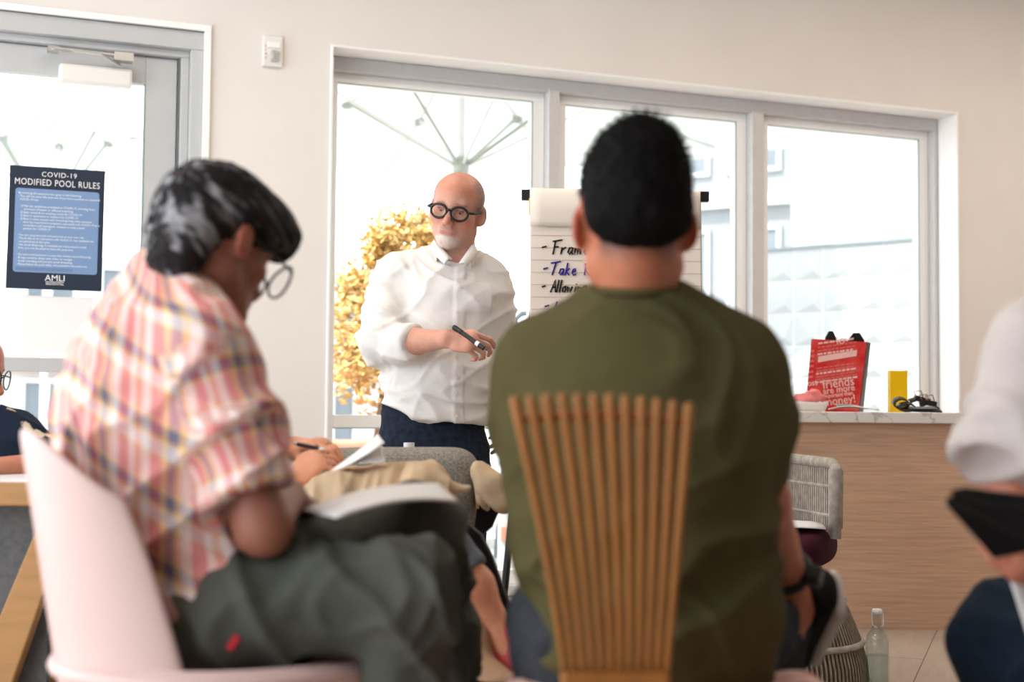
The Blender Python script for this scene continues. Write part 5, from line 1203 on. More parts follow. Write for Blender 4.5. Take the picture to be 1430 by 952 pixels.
# ---------------------------------------------------------------- woman in plaid
M['plaid'] = mat('plaid_cotton', (.6, .3, .25), 0.9, 0.08, bump=.03, bscale=300, noise=0.0)
nt = M['plaid'].node_tree; bs = nt.nodes['Principled BSDF']
at = nt.nodes.new('ShaderNodeAttribute'); at.attribute_name = 'cloth'; sp = nt.nodes.new('ShaderNodeSeparateXYZ'); _link(nt, at.outputs['Vector'], sp.inputs[0])
def stripes(out, period, stops):
    m1 = nt.nodes.new('ShaderNodeMath'); m1.operation = 'DIVIDE'; m1.inputs[1].default_value = period; _link(nt, out, m1.inputs[0])
    m2 = nt.nodes.new('ShaderNodeMath'); m2.operation = 'FRACT'; _link(nt, m1.outputs[0], m2.inputs[0])
    r = nt.nodes.new('ShaderNodeValToRGB'); r.color_ramp.interpolation = 'LINEAR'; el = r.color_ramp.elements
    el[0].position, el[0].color = stops[0][0], (*stops[0][1], 1); el[1].position, el[1].color = stops[-1][0], (*stops[-1][1], 1)
    for p_, c_ in stops[1:-1]: e2 = el.new(p_); e2.color = (*c_, 1)
    _link(nt, m2.outputs[0], r.inputs[0]); return r.outputs[0]
PK, RD, WH, NV, YL, OR = srgb(226, 160, 154), srgb(200, 104, 108), srgb(232, 216, 213), srgb(116, 108, 130), srgb(222, 182, 120), srgb(222, 150, 126)
def blocks(seq):
    out = []; x = 0.0; tot = sum(w for w, _ in seq)
    for w, c_ in seq: out += [(x / tot + .006, c_), ((x + w) / tot - .006, c_)]; x += w
    return out
wv_ = stripes(sp.outputs['Y'], .094, blocks([(22, PK), (4, YL), (20, WH), (6, YL), (17, NV), (4, YL), (18, PK)]))
wp_ = stripes(sp.outputs['X'], .088, blocks([(13, RD), (6, WH), (8, OR), (9, WH), (12, RD), (5, YL), (9, NV), (5, YL), (10, WH)]))
mx = nt.nodes.new('ShaderNodeMix'); mx.data_type = 'RGBA'; mx.inputs[0].default_value = .5; _link(nt, wv_, mx.inputs[6]); _link(nt, wp_, mx.inputs[7]); _link(nt, mx.outputs[2], bs.inputs['Base Color'])
M['olive_trouser'] = mat('grey_green_twill', (0.088, 0.092, 0.078), 0.88, 0.1, noise=.2, nscale=14, bump=.06, bscale=300)
D0 = 2.2
Q = lambda px, py, d=D0: P(px, py, d)
p3 = thing('person', Vector((sc3.x, sc3.y, 0)), 'woman in a pink plaid shirt reading papers on her lap', 'person')
SK3 = np.array(srgb(150, 96, 78))
hc3 = Q(300, 345, 2.24); HR3 = facing(52, 24, -6); hs3 = .96
nb3 = Q(246, 440, 2.22)
sh3, el3, wr3 = Q(292, 498, 2.07), Q(368, 736, 2.04), Q(402, 694, 2.22)
body = head_prims(hc3, HR3, hs3, nb3, (.052, .058), female=True)
body += [Sec(Q(240, 460, 2.22), Q(225, 640, 2.22), (.10, .07), (.11, .08), lx), Sec(Q(225, 640, 2.22), Q(270, 850, 2.22), (.11, .08), (.12, .08), lx), Cone(Q(240, 470, 2.22), sh3, .045, .04), Cone(sh3, el3, .042, .039, .02), Cone(el3, wr3, .040, .028, .02),
         Cone(Q(240, 470, 2.22), Q(215, 500, 2.40), .045, .04), Cone(Q(215, 500, 2.40), Q(300, 700, 2.45), .042, .04), Cone(Q(300, 700, 2.45), Q(390, 715, 2.36), .04, .028)]
body += hand_prims(wr3, Vector((.25, .9, -.25)), Vector((.35, -.1, .9)), .95, curl=(.9, .95, 1.0, 1.0), thumb=(.5, .7), side=-1)
body += hand_prims(Q(390, 715, 2.36), Vector((.9, -.1, -.25)), Vector((0, .3, .9)), .95, curl=(.6, .6, .7, .7), side=1)
skin_obj('body', sdf_mesh(body, .005), 'skin', p3, None, col_skin(SK3, srgb(168, 90, 70), (hc3, HR3, hs3)))
L3 = lambda x, y, z: hc3 + HR3 @ (Vector((x, y, z)) * hs3); A3 = np.array(HR3)
hair = [Ell(L3(0, -.022, .05), (.082, .098, .084), A3), Ell(L3(0, .03, .072), (.074, .085, .060), A3, .04), Ell(L3(.03, .075, .065), (.05, .05, .045), A3, .03), Ell(L3(.03, .098, .062), (.045, .028, .030), A3, .02), Ell(L3(0, -.066, -.012), (.066, .046, .07), A3, .03), Ell(L3(0, -.075, -.07), (.05, .03, .045), A3, .03), Cone(L3(.078, -.02, .03), L3(.076, .05, .035), .02, .016, .03),
        Ell(L3(0, .085, -.05), (.1, .075, .08), A3, .012, 's'), Ell(L3(.095, .0, -.035), (.03, .04, .05), A3, .012, 's')]
def col_hair3(V, N):
    q = head_local(V, hc3, HR3, hs3); flow = np.stack([q[:, 0] * 75, q[:, 1] * 12, q[:, 2] * 95 + q[:, 1] * 45], 1); n = vnoise(flow, 4) + .5 * vnoise(flow * 2.3, 5)
    c = np.tile(np.array((.016, .014, .015)), (len(V), 1)); gb = ramp(-q[:, 1], .01, .11) * .7 + .12 + .2 * ramp(q[:, 2], .1, .14)
    c = mixc(c, srgb(168, 166, 172), np.clip(ramp(n, .05, .8) * gb * 1.6, 0, .9)); return mixc(c, srgb(92, 66, 50), ramp(vnoise(flow * 1.3, 8), .3, .9) * .35)
def disp_hair3(V, N):
    q = head_local(V, hc3, HR3, hs3); flow = np.stack([q[:, 0] * 30, q[:, 1] * 12, q[:, 2] * 60 + q[:, 1] * 26], 1); return .006 * vnoise(flow, 4) + .0025 * vnoise(flow * 3, 6)
skin_obj('hair', sdf_mesh(hair, .0045), 'hair', p3, disp_hair3, col_hair3)
glasses(hc3, HR3, hs3, p3, rx=.033, rz=.030, r=.0024, y=.128, z=-.004, x=.037, ear=.0)
# shirt: torso, collar, sleeve
tors = [Sec(Q(232, 425, 2.23), Q(214, 500, 2.22), (.10, .075), (.165, .105), lx, .06), Sec(Q(214, 500, 2.22), Q(206, 590, 2.21), (.168, .108), (.175, .12), lx, .06), Sec(Q(206, 590, 2.21), Q(232, 720, 2.2), (.175, .12), (.165, .112), lx, .06), Sec(Q(232, 720, 2.2), Q(288, 850, 2.19), (.165, .112), (.18, .12), lx, .06),
        Sec(Q(288, 850, 2.19), Q(300, 885, 2.19), (.175, .12), (.16, .10), lx, .04), Cone(Q(236, 430, 2.2), sh3, .05, .055, .05), Cone(Q(238, 395, 2.22), Q(232, 440, 2.22), .06, .062, .03), Cone(Q(256, 405, 2.22), Q(275, 330, 2.225), .052, .07, .01, 's')]
slv = [Cone(sh3, sh3.lerp(el3, .4), .066, .066, .04), Flat(sh3.lerp(el3, .35), sh3.lerp(el3, .79), .066, .062, .03), Flat(sh3.lerp(el3, .70), sh3.lerp(el3, .80), .064, .064, .008)]
lsl = [Cone(Q(215, 500, 2.40), Q(255, 600, 2.43), .062, .06, .04), Flat(Q(255, 600, 2.43), Q(285, 665, 2.45), .06, .06, .03)]
ao = sh3; ad = (el3 - sh3).normalized(); aside = ad.cross(Vector((0, 1, 0))).normalized(); af = ad.cross(aside)
c0 = Q(214, 560, 2.22)
def plaid_uv(V, N):
    q = V - np.array(c0); a = np.arctan2(q @ np.array(lx), q @ np.array(fx)); u = a * .17; v = q[:, 2] + .25 * (q @ np.array(fx)) - .05 * np.sin(u * 9)
    w = V - np.array(ao); h = w @ np.array(ad); r = np.sqrt(np.maximum((w * w).sum(1) - h * h, 0)); arm = (h > -.01) & (h < .24) & (r < .078)
    b = np.arctan2(w @ np.array(aside), w @ np.array(af)) * .064
    return np.stack([np.where(arm, b + .02, u), np.where(arm, h * 1.02 + .03, v), np.zeros(len(V))], 1)
def disp_plaid(V, N): return folds(V, (-.6, .2, 1), .009, 15, 4, 13) + folds(V, (.9, 0, .8), .005, 20, 6, 17)
po3 = skin_obj('shirt', sdf_mesh(tors + slv + lsl, .0065), 'plaid', p3, disp_plaid, None, plaid_uv)
def coll3(u, v):
    t = 2 * math.pi * (u * .86 + .07); c = Q(252, 418, 2.225); axis = (Q(280, 385, 2.23) - c).normalized()
    e1 = (fx - axis * fx.dot(axis)).normalized(); e2 = axis.cross(e1)
    r = .060 + .014 * v; return c + axis * (.034 - .062 * v - .01 * math.cos(t)) + e1 * (r * math.cos(t)) + e2 * (r * math.sin(t))
cb = MB().grid(coll3, 30, 6).build('collar', 'plaid', po3, smooth=True, solid=.004)
me = cb.data; a = me.attributes.new('cloth', 'FLOAT_VECTOR', 'POINT'); a.data.foreach_set('vector', np.array([((i % 30) * .0135, (i // 30) * .012 + .03, 0) for i in range(len(me.vertices))], dtype=np.float32).ravel())
# trousers
hipR, hipL = Q(325, 850, 2.08), Q(300, 840, 2.30)
kR, aR = Q(572, 828, 2.08), Q(565, 1180, 2.10)
kL, aL = Q(588, 742, 2.34), Q(622, 930, 2.58)
tr3 = [Cone(hipR, kR, .086, .070, .05), Cone(kR, aR, .068, .054, .04), Cone(Q(430, 815, 2.25), kL, .092, .068, .05), Cone(hipL, Q(430, 815, 2.25), .105, .095, .05), Flat(kL, aL, .064, .054, .04), Ell(Q(300, 862, 2.18), (.15, .15, .075), None, .06), Ell(Q(592, 730, 2.33), (.055, .055, .048), None, .04)]
skin_obj('trousers', sdf_mesh(tr3, .0075), 'olive_trouser', p3, lambda V, N: folds(V, (.9, .3, .5), .010, 17, 5, 31) + folds(V, (.5, .3, -.8), .006, 22, 7, 33))
M['red_tag'] = mat('red_tag', (.55, .03, .05), .7, .1, noise=.05)
MB().box(Q(326, 897, 2.0), (.009, .005, .022), Matrix.Rotation(.6, 3, 'Y')).build('pocket_tag', 'red_tag', p3)
M['sock'] = mat('striped_sock', (.5, .3, .05), .9, .05, noise=.5, nscale=40, col2=(.25, .02, .03))
skin_obj('sock', sdf_mesh([Cone(aL, aL + Vector((.02, .03, -.05)), .044, .04, .02)], .006), 'sock', p3)
h_ = aL + Vector((-.02, .0, -.12)); shoe(h_, h_ + Vector((.24, .1, .01)), (0.05, 0, 1), p3, 'sneaker_black', 'white_rubber')
h_ = Vector((aR.x - .05, aR.y, 0)); shoe(h_, h_ + Vector((.24, .06, 0)), (0, 0, 1), p3, 'sneaker_black', 'white_rubber')
# papers on her lap
a, b, c, d = Q(425, 712, 2.12), Q(612, 676, 2.32), Q(640, 692, 2.26), Q(470, 722, 2.02)
f_ = lambda u, v: (a.lerp(b, u)).lerp(d.lerp(c, u), v) + Vector((0, 0, .012 * math.sin(math.pi * u) - .01 * u * v))
tag(MB().grid(f_, 14, 8).build('paper_sheets', 'paper', smooth=True, solid=.004), 'white paper pad resting on the lap of the woman in plaid', 'paper')
# ---------------------------------------------------------------- woman in the tweed armchair, mostly hidden behind the plaid shirt
D0 = 3.12
Q = lambda px, py, d=D0: P(px, py, d)
p4 = thing('person', Vector((Q(330, 900).x, 3.1, 0)), 'seated woman hidden behind the plaid shirt, her ringed hands holding a pen', 'person')
SK4 = np.array(srgb(222, 152, 118))
hc4 = Q(232, 455, 3.12); HR4 = facing(15, 20, 0)
w1, e1 = Q(414, 626, 3.24), Q(330, 625, 3.22); w2, e2 = Q(404, 676, 3.02), Q(330, 705, 3.0)
body = head_prims(hc4, HR4, .98, Q(230, 545, 3.12), (.05, .055), female=True)
body += [Sec(Q(235, 570), Q(240, 700), (.13, .08), (.12, .08), (0, 1, 0)), Sec(Q(240, 700), Q(270, 800), (.12, .08), (.13, .09), (0, 1, 0)), Cone(Q(235, 580), Q(245, 585, 3.28), .045, .04), Cone(Q(245, 585, 3.28), e1, .04, .036), Cone(e1, w1, .036, .026, .02), Cone(Q(235, 580), Q(245, 590, 2.96), .045, .04), Cone(Q(245, 590, 2.96), e2, .04, .036), Cone(e2, w2, .036, .025, .02)]
body += hand_prims(w1, (Q(460, 618, 3.16) - w1), Vector((0, -.25, 1)), .93, curl=((.35, .45, .3), (.45, .5, .4), (.5, .55, .4), (.55, .55, .4)), thumb=(.55, .6), side=1)
body += hand_prims(w2, (Q(452, 632, 3.06) - w2), Vector((-.35, -.7, .6)), .93, curl=((.7, .8, .5), (.9, .9, .6), (.95, .9, .6), (1, .9, .6)), thumb=(.6, .4), side=-1)
# her bare calves
k1, a1 = Q(618, 768, 2.96), Q(704, 893, 2.94)
k2, a2 = Q(430, 885, 2.74), Q(548, 1010, 2.78)
body += [Cone(Q(300, 800, 3.1), k1, .075, .056, .04), Cone(k1, Q(662, 818, 2.95), .044, .038, .03), Cone(Q(662, 818, 2.95), a1, .038, .027, .03), Cone(a1, Q(716, 918, 2.92), .034, .03, .02), Cone(Q(300, 800, 2.95), k2, .075, .06, .04), Cone(k2, a2, .058, .04, .03), Cone(k2, Q(500, 925, 2.75), .055, .055, .03)]
skin_obj('body', sdf_mesh(body, .0048), 'skin', p4, None, col_skin(SK4, srgb(200, 110, 80), (hc4, HR4, .98)))
L4 = lambda x, y, z: hc4 + HR4 @ Vector((x, y, z)); A4 = np.array(HR4)
skin_obj('hair', sdf_mesh([Ell(L4(0, -.025, .045), (.086, .105, .088), A4), Ell(L4(0, -.06, -.06), (.075, .05, .1), A4, .03), Ell(L4(0, .085, -.035), (.1, .075, .085), A4, .012, 's')], .006), 'hair', p4, lambda V, N: .004 * vnoise(V * 50, 1), lambda V, N: np.tile(np.array((.05, .025, .012)), (len(V), 1)))
M['stripe_knit'] = mat('striped_knit', (.7, .7, .72), .9, .1)
nt = M['stripe_knit'].node_tree; tc = nt.nodes.new('ShaderNodeTexCoord'); wvn = nt.nodes.new('ShaderNodeTexWave'); wvn.bands_direction = 'X'; wvn.inputs['Scale'].default_value = 14; rp = nt.nodes.new('ShaderNodeValToRGB')
rp.color_ramp.elements[0].position = .30; rp.color_ramp.elements[0].color = (.02, .025, .06, 1); rp.color_ramp.elements[1].position = .38; rp.color_ramp.elements[1].color = (.75, .75, .77, 1)
_link(nt, tc.outputs['Object'], wvn.inputs['Vector']); _link(nt, wvn.outputs['Fac'], rp.inputs[0]); _link(nt, rp.outputs[0], nt.nodes['Principled BSDF'].inputs['Base Color'])
knit = [Sec(Q(235, 575), Q(240, 700), (.17, .11), (.165, .11), (0, 1, 0), .04), Sec(Q(240, 700), Q(270, 800), (.165, .11), (.17, .12), (0, 1, 0), .04), Cone(Q(245, 585, 3.28), Q(300, 612, 3.24), .06, .055, .03), Cone(Q(245, 590, 2.96), e2, .06, .055, .03), Flat(e2, e2.lerp(w2, .62), .05, .044, .02)]
skin_obj('top', sdf_mesh(knit, .009), 'stripe_knit', p4, lambda V, N: folds(V, (.5, .3, 1), .006, 18, 6, 3))
M['light_denim'] = mat('faded_denim', (0.16, 0.18, 0.22), .85, .1, noise=.35, nscale=40, bump=.06, bscale=300)
skin_obj('cropped_jeans', sdf_mesh([Cone(Q(290, 800, 3.1), k1, .09, .058, .04), Flat(k1, Q(650, 798, 2.955), .052, .046, .03), Flat(Q(643, 790, 2.955), Q(652, 802, 2.95), .049, .050, .008), Cone(Q(290, 810, 2.95), Q(425, 870, 2.76), .095, .07, .05)], .008), 'light_denim', p4, lambda V, N: folds(V, (.6, 0, 1), .005, 20, 6, 5))
MB().tube([e1.lerp(w1, .55) + Vector((.002, .032 * math.cos(t), .031 * math.sin(t))) for t in [2 * math.pi * k / 20 for k in range(20)]], .002, 6, closed=True).build('bracelet', 'black_plastic', p4)
M['gold'] = mat('gold_ring', (.6, .42, .15), .3, .5, .9, noise=.05)
for w_, f_v, u_v, sd, fi in ((w1, Q(460, 618, 3.16) - w1, Vector((0, -.25, 1)), 1, 2), (w1, Q(460, 618, 3.16) - w1, Vector((0, -.25, 1)), 1, 0)):
    Rm = frame(f_v, u_v); cv = (.35, .45, .5, .55)[fi]; b0_ = Vector(((.030, .010, -.011, -.030)[fi] * sd, (.088, .092, .087, .078)[fi], .001)); dd = Vector((0, math.cos(cv), -math.sin(cv)))
    c_ = w_ + Rm @ ((b0_ + dd * .02) * .93); d_ = Rm @ dd; e1_ = d_.orthogonal().normalized(); e2_ = d_.cross(e1_)
    MB().tube([c_ + (e1_ * math.cos(t) + e2_ * math.sin(t)) * .0088 for t in [2 * math.pi * k / 16 for k in range(16)]], .0018, 6, closed=True).build('finger_ring', 'gold', p4, smooth=True)
M['coral'] = mat('coral_leather', srgb(206, 92, 92), .6, .2, noise=.1); M['tan_suede'] = mat('tan_suede', srgb(176, 142, 116), .9, .1, noise=.15)
s_ = shoe(a1 + Vector((-.015, .03, -.085)), a1 + Vector((.15, -.14, -.10)), (0, 0, 1), p4, 'coral', 'tan_suede')
h_ = Q(676, 940, 2.86)
s_ = shoe(h_ + Vector((-.04, .10, -.04)), h_ + Vector((.05, -.10, -.055)), (0, 0, 1), p4, 'tan_suede', 'white_rubber')
# pen
pa, pb = Q(416, 620, 3.14), Q(446, 626, 3.10)
pn = thing('ballpoint_pen', pa, 'dark pen held between the ringed hands', 'pen'); dv = (pb - pa).normalized()
MB().tube([pa, pa + dv * .07], .0045, 10).build('barrel', 'black_plastic', pn); MB().tube([pa + dv * .07, pa + dv * .085], [.0045, .001], 10).build('tip', 'steel', pn); MB().tube([pa - dv * .012, pa], .003, 8).build('button', 'steel', pn)
# beige cushion on her lap, folded papers on it
cc = Q(537, 684, 3.06)
cush = [Sec(cc + Vector((-.10, .02, -.012)), cc + Vector((.08, 0, .01)), (.15, .052), (.14, .05), (0.05, 1, .12), .03, power=2.2), Cone(cc + Vector((.10, -.06, .0)), Q(652, 681, 2.98), .035, .008, .05), Cone(cc + Vector((-.1, -.08, 0)), Q(424, 708, 2.96), .04, .012, .05)]
def disp_c(V, N):
    q = V - np.array(Q(548, 690, 2.92)); return folds(V, (1, .2, -.25), .008, 34, 6, 6) * (.4 + .8 * ramp(-q[:, 2], -.04, .03)) - .016 * np.exp(-(q[:, 0] - .12 * q[:, 2]) ** 2 / .00006) * (N[:, 1] < .1)
tag(skin_obj('beige_cushion', sdf_mesh(cush, .0055), 'beige', None, disp_c), 'plump beige cushion on the lap of the woman with ringed hands', 'cushion')
a, b, c, d = Q(441, 668, 3.04), Q(528, 606, 3.12), Q(537, 618, 3.02), Q(452, 664, 2.96)
pf = thing('folded_papers', a, 'folded white papers slanting up from the beige cushion', 'paper')
f_ = lambda u, v: a.lerp(b, u).lerp(d.lerp(c, u), v) + Vector((0, 0, -.006 * math.sin(math.pi * u)))
MB().grid(f_, 10, 4).build('upper_sheet', 'paper', pf, smooth=True, solid=.002)
f2 = lambda u, v: a.lerp(b, .55 + .45 * u).lerp(d.lerp(c, .55 + .45 * u), .2 + .8 * v) + Vector((.004, 0, -.012 - .03 * v * u))
MB().grid(f2, 8, 4).build('under_sheet', 'paper', pf, smooth=True, solid=.002)

# ---------------------------------------------------------------- person at the left edge, in a floral top, arm on the table
D0 = 3.72
Q = lambda px, py, d=D0: P(px, py, d)
p5 = thing('person', Vector((Q(-40, 900).x, 3.95, 0)), 'person in a navy floral top leaning on the white topped table', 'person')
SK5 = np.array(srgb(196, 128, 104))
hc5 = Q(-50, 522, 3.72); HR5 = facing(-8, 8, 0)
body = head_prims(hc5, HR5, 1.0, Q(-55, 625, 3.8), (.052, .058), female=True)
body += [Sec(Q(-50, 640, 3.85), Q(-50, 760, 3.88), (.13, .08), (.13, .08), (0, 1, 0)), Cone(Q(-45, 640, 3.8), Q(10, 640, 3.70), .045, .045), Cone(Q(10, 640, 3.70), Q(70, 648, 3.68), .045, .038), Cone(Q(70, 650, 3.68), Q(-30, 656, 3.5), .036, .027)] + hand_prims(Q(-30, 656, 3.5), (-1, -.1, 0), (0, 0, 1), .95, side=1)
skin_obj('body', sdf_mesh(body, .006), 'skin', p5, None, col_skin(SK5, srgb(180, 96, 80), (hc5, HR5, 1.0)))
L5 = lambda x, y, z: hc5 + HR5 @ Vector((x, y, z)); A5 = np.array(HR5)
skin_obj('hair', sdf_mesh([Ell(L5(0, -.03, .045), (.088, .105, .088), A5), Ell(L5(0, -.07, -.06), (.08, .05, .1), A5, .03), Ell(L5(0, .08, -.03), (.1, .075, .085), A5, .012, 's')], .007), 'hair', p5, lambda V, N: .004 * vnoise(V * 50, 1), lambda V, N: np.tile(np.array((.04, .022, .012)), (len(V), 1)))
glasses(hc5, HR5, 1.0, p5, rx=.027, rz=.026, r=.002, y=.108, z=.0)
M['floral'] = mat('navy_floral', (.012, .018, .035), .85, .1)
nt = M['floral'].node_tree; tc = nt.nodes.new('ShaderNodeTexCoord'); vo = nt.nodes.new('ShaderNodeTexVoronoi'); vo.inputs['Scale'].default_value = 17; no = nt.nodes.new('ShaderNodeTexNoise'); no.inputs['Scale'].default_value = 40
ad_ = nt.nodes.new('ShaderNodeMath'); ad_.operation = 'MULTIPLY_ADD'; ad_.inputs[1].default_value = .45; rp = nt.nodes.new('ShaderNodeValToRGB')
rp.color_ramp.elements[0].position = .44; rp.color_ramp.elements[0].color = (.62, .50, .38, 1); rp.color_ramp.elements[1].position = .50; rp.color_ramp.elements[1].color = (.012, .018, .035, 1)
_link(nt, tc.outputs['Object'], vo.inputs['Vector']); _link(nt, tc.outputs['Object'], no.inputs['Vector']); _link(nt, no.outputs['Fac'], ad_.inputs[0]); _link(nt, vo.outputs['Distance'], ad_.inputs[2]); _link(nt, ad_.outputs[0], rp.inputs[0]); _link(nt, rp.outputs[0], nt.nodes['Principled BSDF'].inputs['Base Color'])
skin_obj('floral_top', sdf_mesh([Sec(Q(-50, 630, 3.86), Q(-50, 700, 3.9), (.17, .11), (.17, .12), (0, 1, 0), .05), Sec(Q(-50, 700, 3.9), Q(-50, 800, 3.95), (.17, .12), (.17, .12), (0, 1, 0), .05), Cone(Q(-40, 620, 3.8), Q(8, 615, 3.72), .07, .075, .05), Cone(Q(8, 615, 3.72), Q(62, 636, 3.68), .07, .05, .05), Cone(Q(-30, 595, 3.78), Q(25, 620, 3.70), .05, .05, .05)], .009), 'floral', p5, lambda V, N: folds(V, (.5, .3, 1), .007, 18, 6, 3))
skin_obj('trousers', sdf_mesh([Sec(Q(-50, 800, 3.95), Q(-45, 860, 3.95), (.17, .12), (.18, .13), (0, 1, 0), .05), Cone(Q(-50, 870, 4.05), Q(110, 860, 4.1), .085, .07, .04), Cone(Q(110, 860, 4.1), Q(110, 1040, 4.1), .065, .05, .04), Cone(Q(-50, 870, 3.98), Q(100, 860, 3.98), .085, .07, .04), Cone(Q(100, 860, 3.98), Q(100, 1040, 3.98), .065, .05, .04)], .012), 'jeans', p5)
for y in (4.1, 3.98):
    h_ = Vector((Q(95, 1040, y).x, y, 0)); shoe(h_, h_ + Vector((.24, 0, 0)), (0, 0, 1), p5, 'black_leather', 'black_plastic')
# stool she sits on
st_ = thing('wooden_stool', Vector((Q(-50, 900, 3.98).x, 3.98, 0)), 'plain wooden stool under the person in the floral top', 'stool'); sx_ = Q(-50, 900, 3.98).x
zs = Q(-50, 905, 3.98).z
MB().lathe([(0, zs - .06), (.17, zs - .06), (.18, zs - .03), (0, zs - .03)], (sx_, 3.98, 0), 28).build('seat', 'edge_wood', st_)
for i in range(4):
    a = math.pi / 4 + i * math.pi / 2; MB().tube([(sx_ + .11 * math.cos(a), 3.98 + .11 * math.sin(a), zs - .06), (sx_ + .17 * math.cos(a), 3.98 + .17 * math.sin(a), 0)], .015, 8).build('leg', 'edge_wood', st_)

# ---------------------------------------------------------------- person at the right edge, in a pale tee with a black folder
D0 = 2.0
Q = lambda px, py, d=D0: P(px, py, d)
p6 = thing('person', Vector((Q(1530, 900).x, 2.1, 0)), 'person in a pale tee cut off by the picture edge, holding a black folder', 'person')
SK6 = np.array(srgb(190, 120, 96))
hc6 = Q(1560, 300, 2.05); HR6 = facing(150, 5, 0)
s6, e6, w6 = Q(1462, 480, 2.02), Q(1408, 735, 2.0), Q(1482, 800, 1.98)
body = head_prims(hc6, HR6, 1.04, Q(1560, 415, 2.07), (.056, .06))
body += [Sec(Q(1560, 450, 2.08), Q(1560, 700, 2.08), (.14, .08), (.14, .09), (.5, .85, 0)), Cone(Q(1560, 460, 2.08), s6, .05, .045), Cone(s6, e6, .044, .042, .02), Cone(e6, w6, .042, .028, .02)] + hand_prims(w6, Q(1425, 782, 1.93) - w6, Vector((.1, -.7, -.7)), .98, curl=(.6, .6, .6, .6), side=1)
body += [Cone(Q(1560, 460, 2.08), Q(1600, 490, 2.25), .05, .045), Cone(Q(1600, 490, 2.25), Q(1560, 700, 2.35), .045, .04), Cone(Q(1560, 700, 2.35), Q(1525, 800, 2.4), .04, .028)] + hand_prims(Q(1525, 800, 2.4), (-.9, .1, 0), (0, .4, .8), .98, side=-1)
skin_obj('body', sdf_mesh(body, .006), 'skin', p6, None, col_skin(SK6, None, (hc6, HR6, 1.04)))
L6 = lambda x, y, z: hc6 + HR6 @ Vector((x, y, z)); A6 = np.array(HR6)
skin_obj('hair', sdf_mesh([Ell(L6(0, -.022, .05), (.088, .108, .09), A6), Ell(L6(0, -.07, -.02), (.07, .05, .07), A6, .03), Ell(L6(0, .08, -.035), (.1, .075, .085), A6, .012, 's')], .007), 'hair', p6, lambda V, N: .004 * vnoise(V * 50, 1), lambda V, N: np.tile(np.array((.03, .018, .012)), (len(V), 1)))
M['pale_tee'] = mat('pale_pink_cotton', (0.60, 0.53, 0.51), .9, .1, noise=.06, nscale=20, bump=.04, bscale=300)
tee6 = [Sec(Q(1560, 445, 2.08), Q(1560, 560, 2.08), (.16, .1), (.185, .125), (.5, .85, 0), .06), Sec(Q(1560, 560, 2.08), Q(1560, 860, 2.1), (.185, .125), (.175, .125), (.5, .85, 0), .06), Cone(Q(1540, 440, 2.08), s6, .055, .062, .05), Cone(s6, Q(1430, 590, 2.0), .066, .066, .05), Flat(Q(1434, 570, 2.0), Q(1396, 652, 1.97), .062, .064, .04),
        Cone(Q(1600, 480, 2.2), Q(1580, 620, 2.3), .062, .06, .05)]
skin_obj('tee_shirt', sdf_mesh(tee6, .008), 'pale_tee', p6, lambda V, N: folds(V, (1, .2, .35), .010, 18, 4, 9))
M['navy_jeans'] = mat('navy_denim', (0.010, 0.020, 0.034), .85, .1, noise=.35, nscale=40, bump=.06, bscale=300)
jn = [Sec(Q(1560, 850, 2.1), Q(1560, 940, 2.1), (.175, .13), (.18, .14), (.5, .85, 0), .05), Cone(Q(1550, 920, 2.05), Q(1408, 892, 2.18), .1, .082, .05), Cone(Q(1408, 892, 2.18), Q(1420, 1250, 2.2), .076, .055, .04), Cone(Q(1580, 930, 2.2), Q(1470, 900, 2.42), .1, .08, .05), Cone(Q(1470, 900, 2.42), Q(1480, 1230, 2.45), .074, .055, .04)]
skin_obj('jeans', sdf_mesh(jn, .009), 'navy_jeans', p6, lambda V, N: folds(V, (.6, .3, 1), .007, 18, 6, 5))
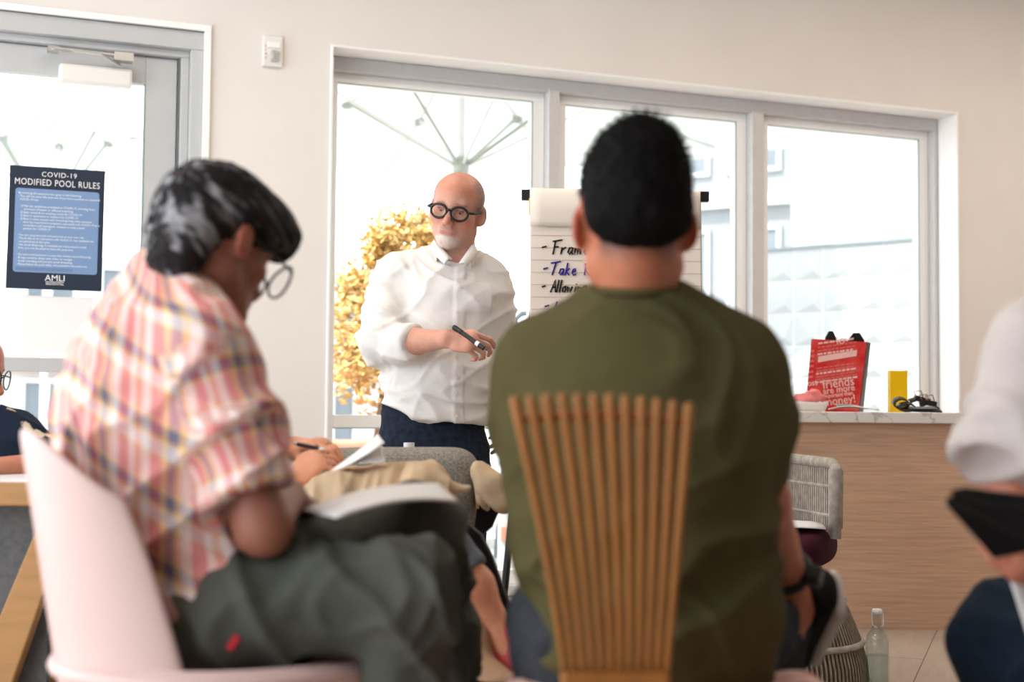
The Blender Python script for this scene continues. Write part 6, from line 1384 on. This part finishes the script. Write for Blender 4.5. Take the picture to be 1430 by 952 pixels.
for px, d in ((1420, 2.2), (1480, 2.45)):
    h_ = Vector((Q(px, 1200, d).x + .06, d, 0)); shoe(h_, h_ + Vector((-.25, .08, 0)), (0, 0, 1), p6, 'black_leather', 'black_plastic')
M['folder_black'] = mat('folder_black', (.006, .006, .007), .6, .2, noise=.1)
ff = thing('black_folder', Q(1390, 760, 1.98), 'black folder held at the right picture edge', 'folder')
fp = [Q(1320, 705, 1.78), Q(1340, 700, 1.80), Q(1440, 712, 1.86), Q(1455, 768, 1.84), Q(1388, 782, 1.80)]
MB().prism(fp, Vector((.004, .012, .010))).build('cover', 'folder_black', ff, bevel=.003)
MB().prism([p + Vector((.012, .016, .013)) for p in fp], Vector((.001, .005, .004))).build('inner_sheets', 'folder_black', ff)
a, b, c, d = Q(1408, 800, 2.06), Q(1440, 790, 2.10), Q(1475, 895, 2.02), Q(1440, 900, 1.99)
f_ = lambda u, v: a.lerp(b, u).lerp(d.lerp(c, u), v)
tag(MB().grid(f_, 4, 8).build('loose_paper', 'paper', smooth=True, solid=.003), 'white paper on the navy denim thigh at the picture edge', 'paper')
# stool under this person
sx_, sy_ = Q(1565, 960, 2.12).x, 2.12; zs = Q(1565, 985, 2.12).z
st_ = thing('wooden_stool', Vector((sx_, sy_, 0)), 'plain wooden stool under the person with the black folder', 'stool')
MB().lathe([(0, zs - .07), (.18, zs - .07), (.19, zs - .04), (0, zs - .04)], (sx_, sy_, 0), 28).build('seat', 'edge_wood', st_)
for i in range(4):
    a = math.pi / 4 + i * math.pi / 2; MB().tube([(sx_ + .11 * math.cos(a), sy_ + .11 * math.sin(a), zs - .07), (sx_ + .17 * math.cos(a), sy_ + .17 * math.sin(a), 0)], .015, 8).build('leg', 'edge_wood', st_)
# ---------------------------------------------------------------- lettering becomes plain flat mesh
bpy.context.view_layer.update()
dg = bpy.context.evaluated_depsgraph_get()
for o in TEXTS:
    me = bpy.data.meshes.new_from_object(o.evaluated_get(dg))
    nm, par, ml = o.name, o.parent, o.matrix_local.copy()
    cu = o.data; bpy.data.objects.remove(o); bpy.data.curves.remove(cu)
    n = bpy.data.objects.new(nm.split('.')[0], me); COL.objects.link(n); n.parent = par; n.matrix_local = ml
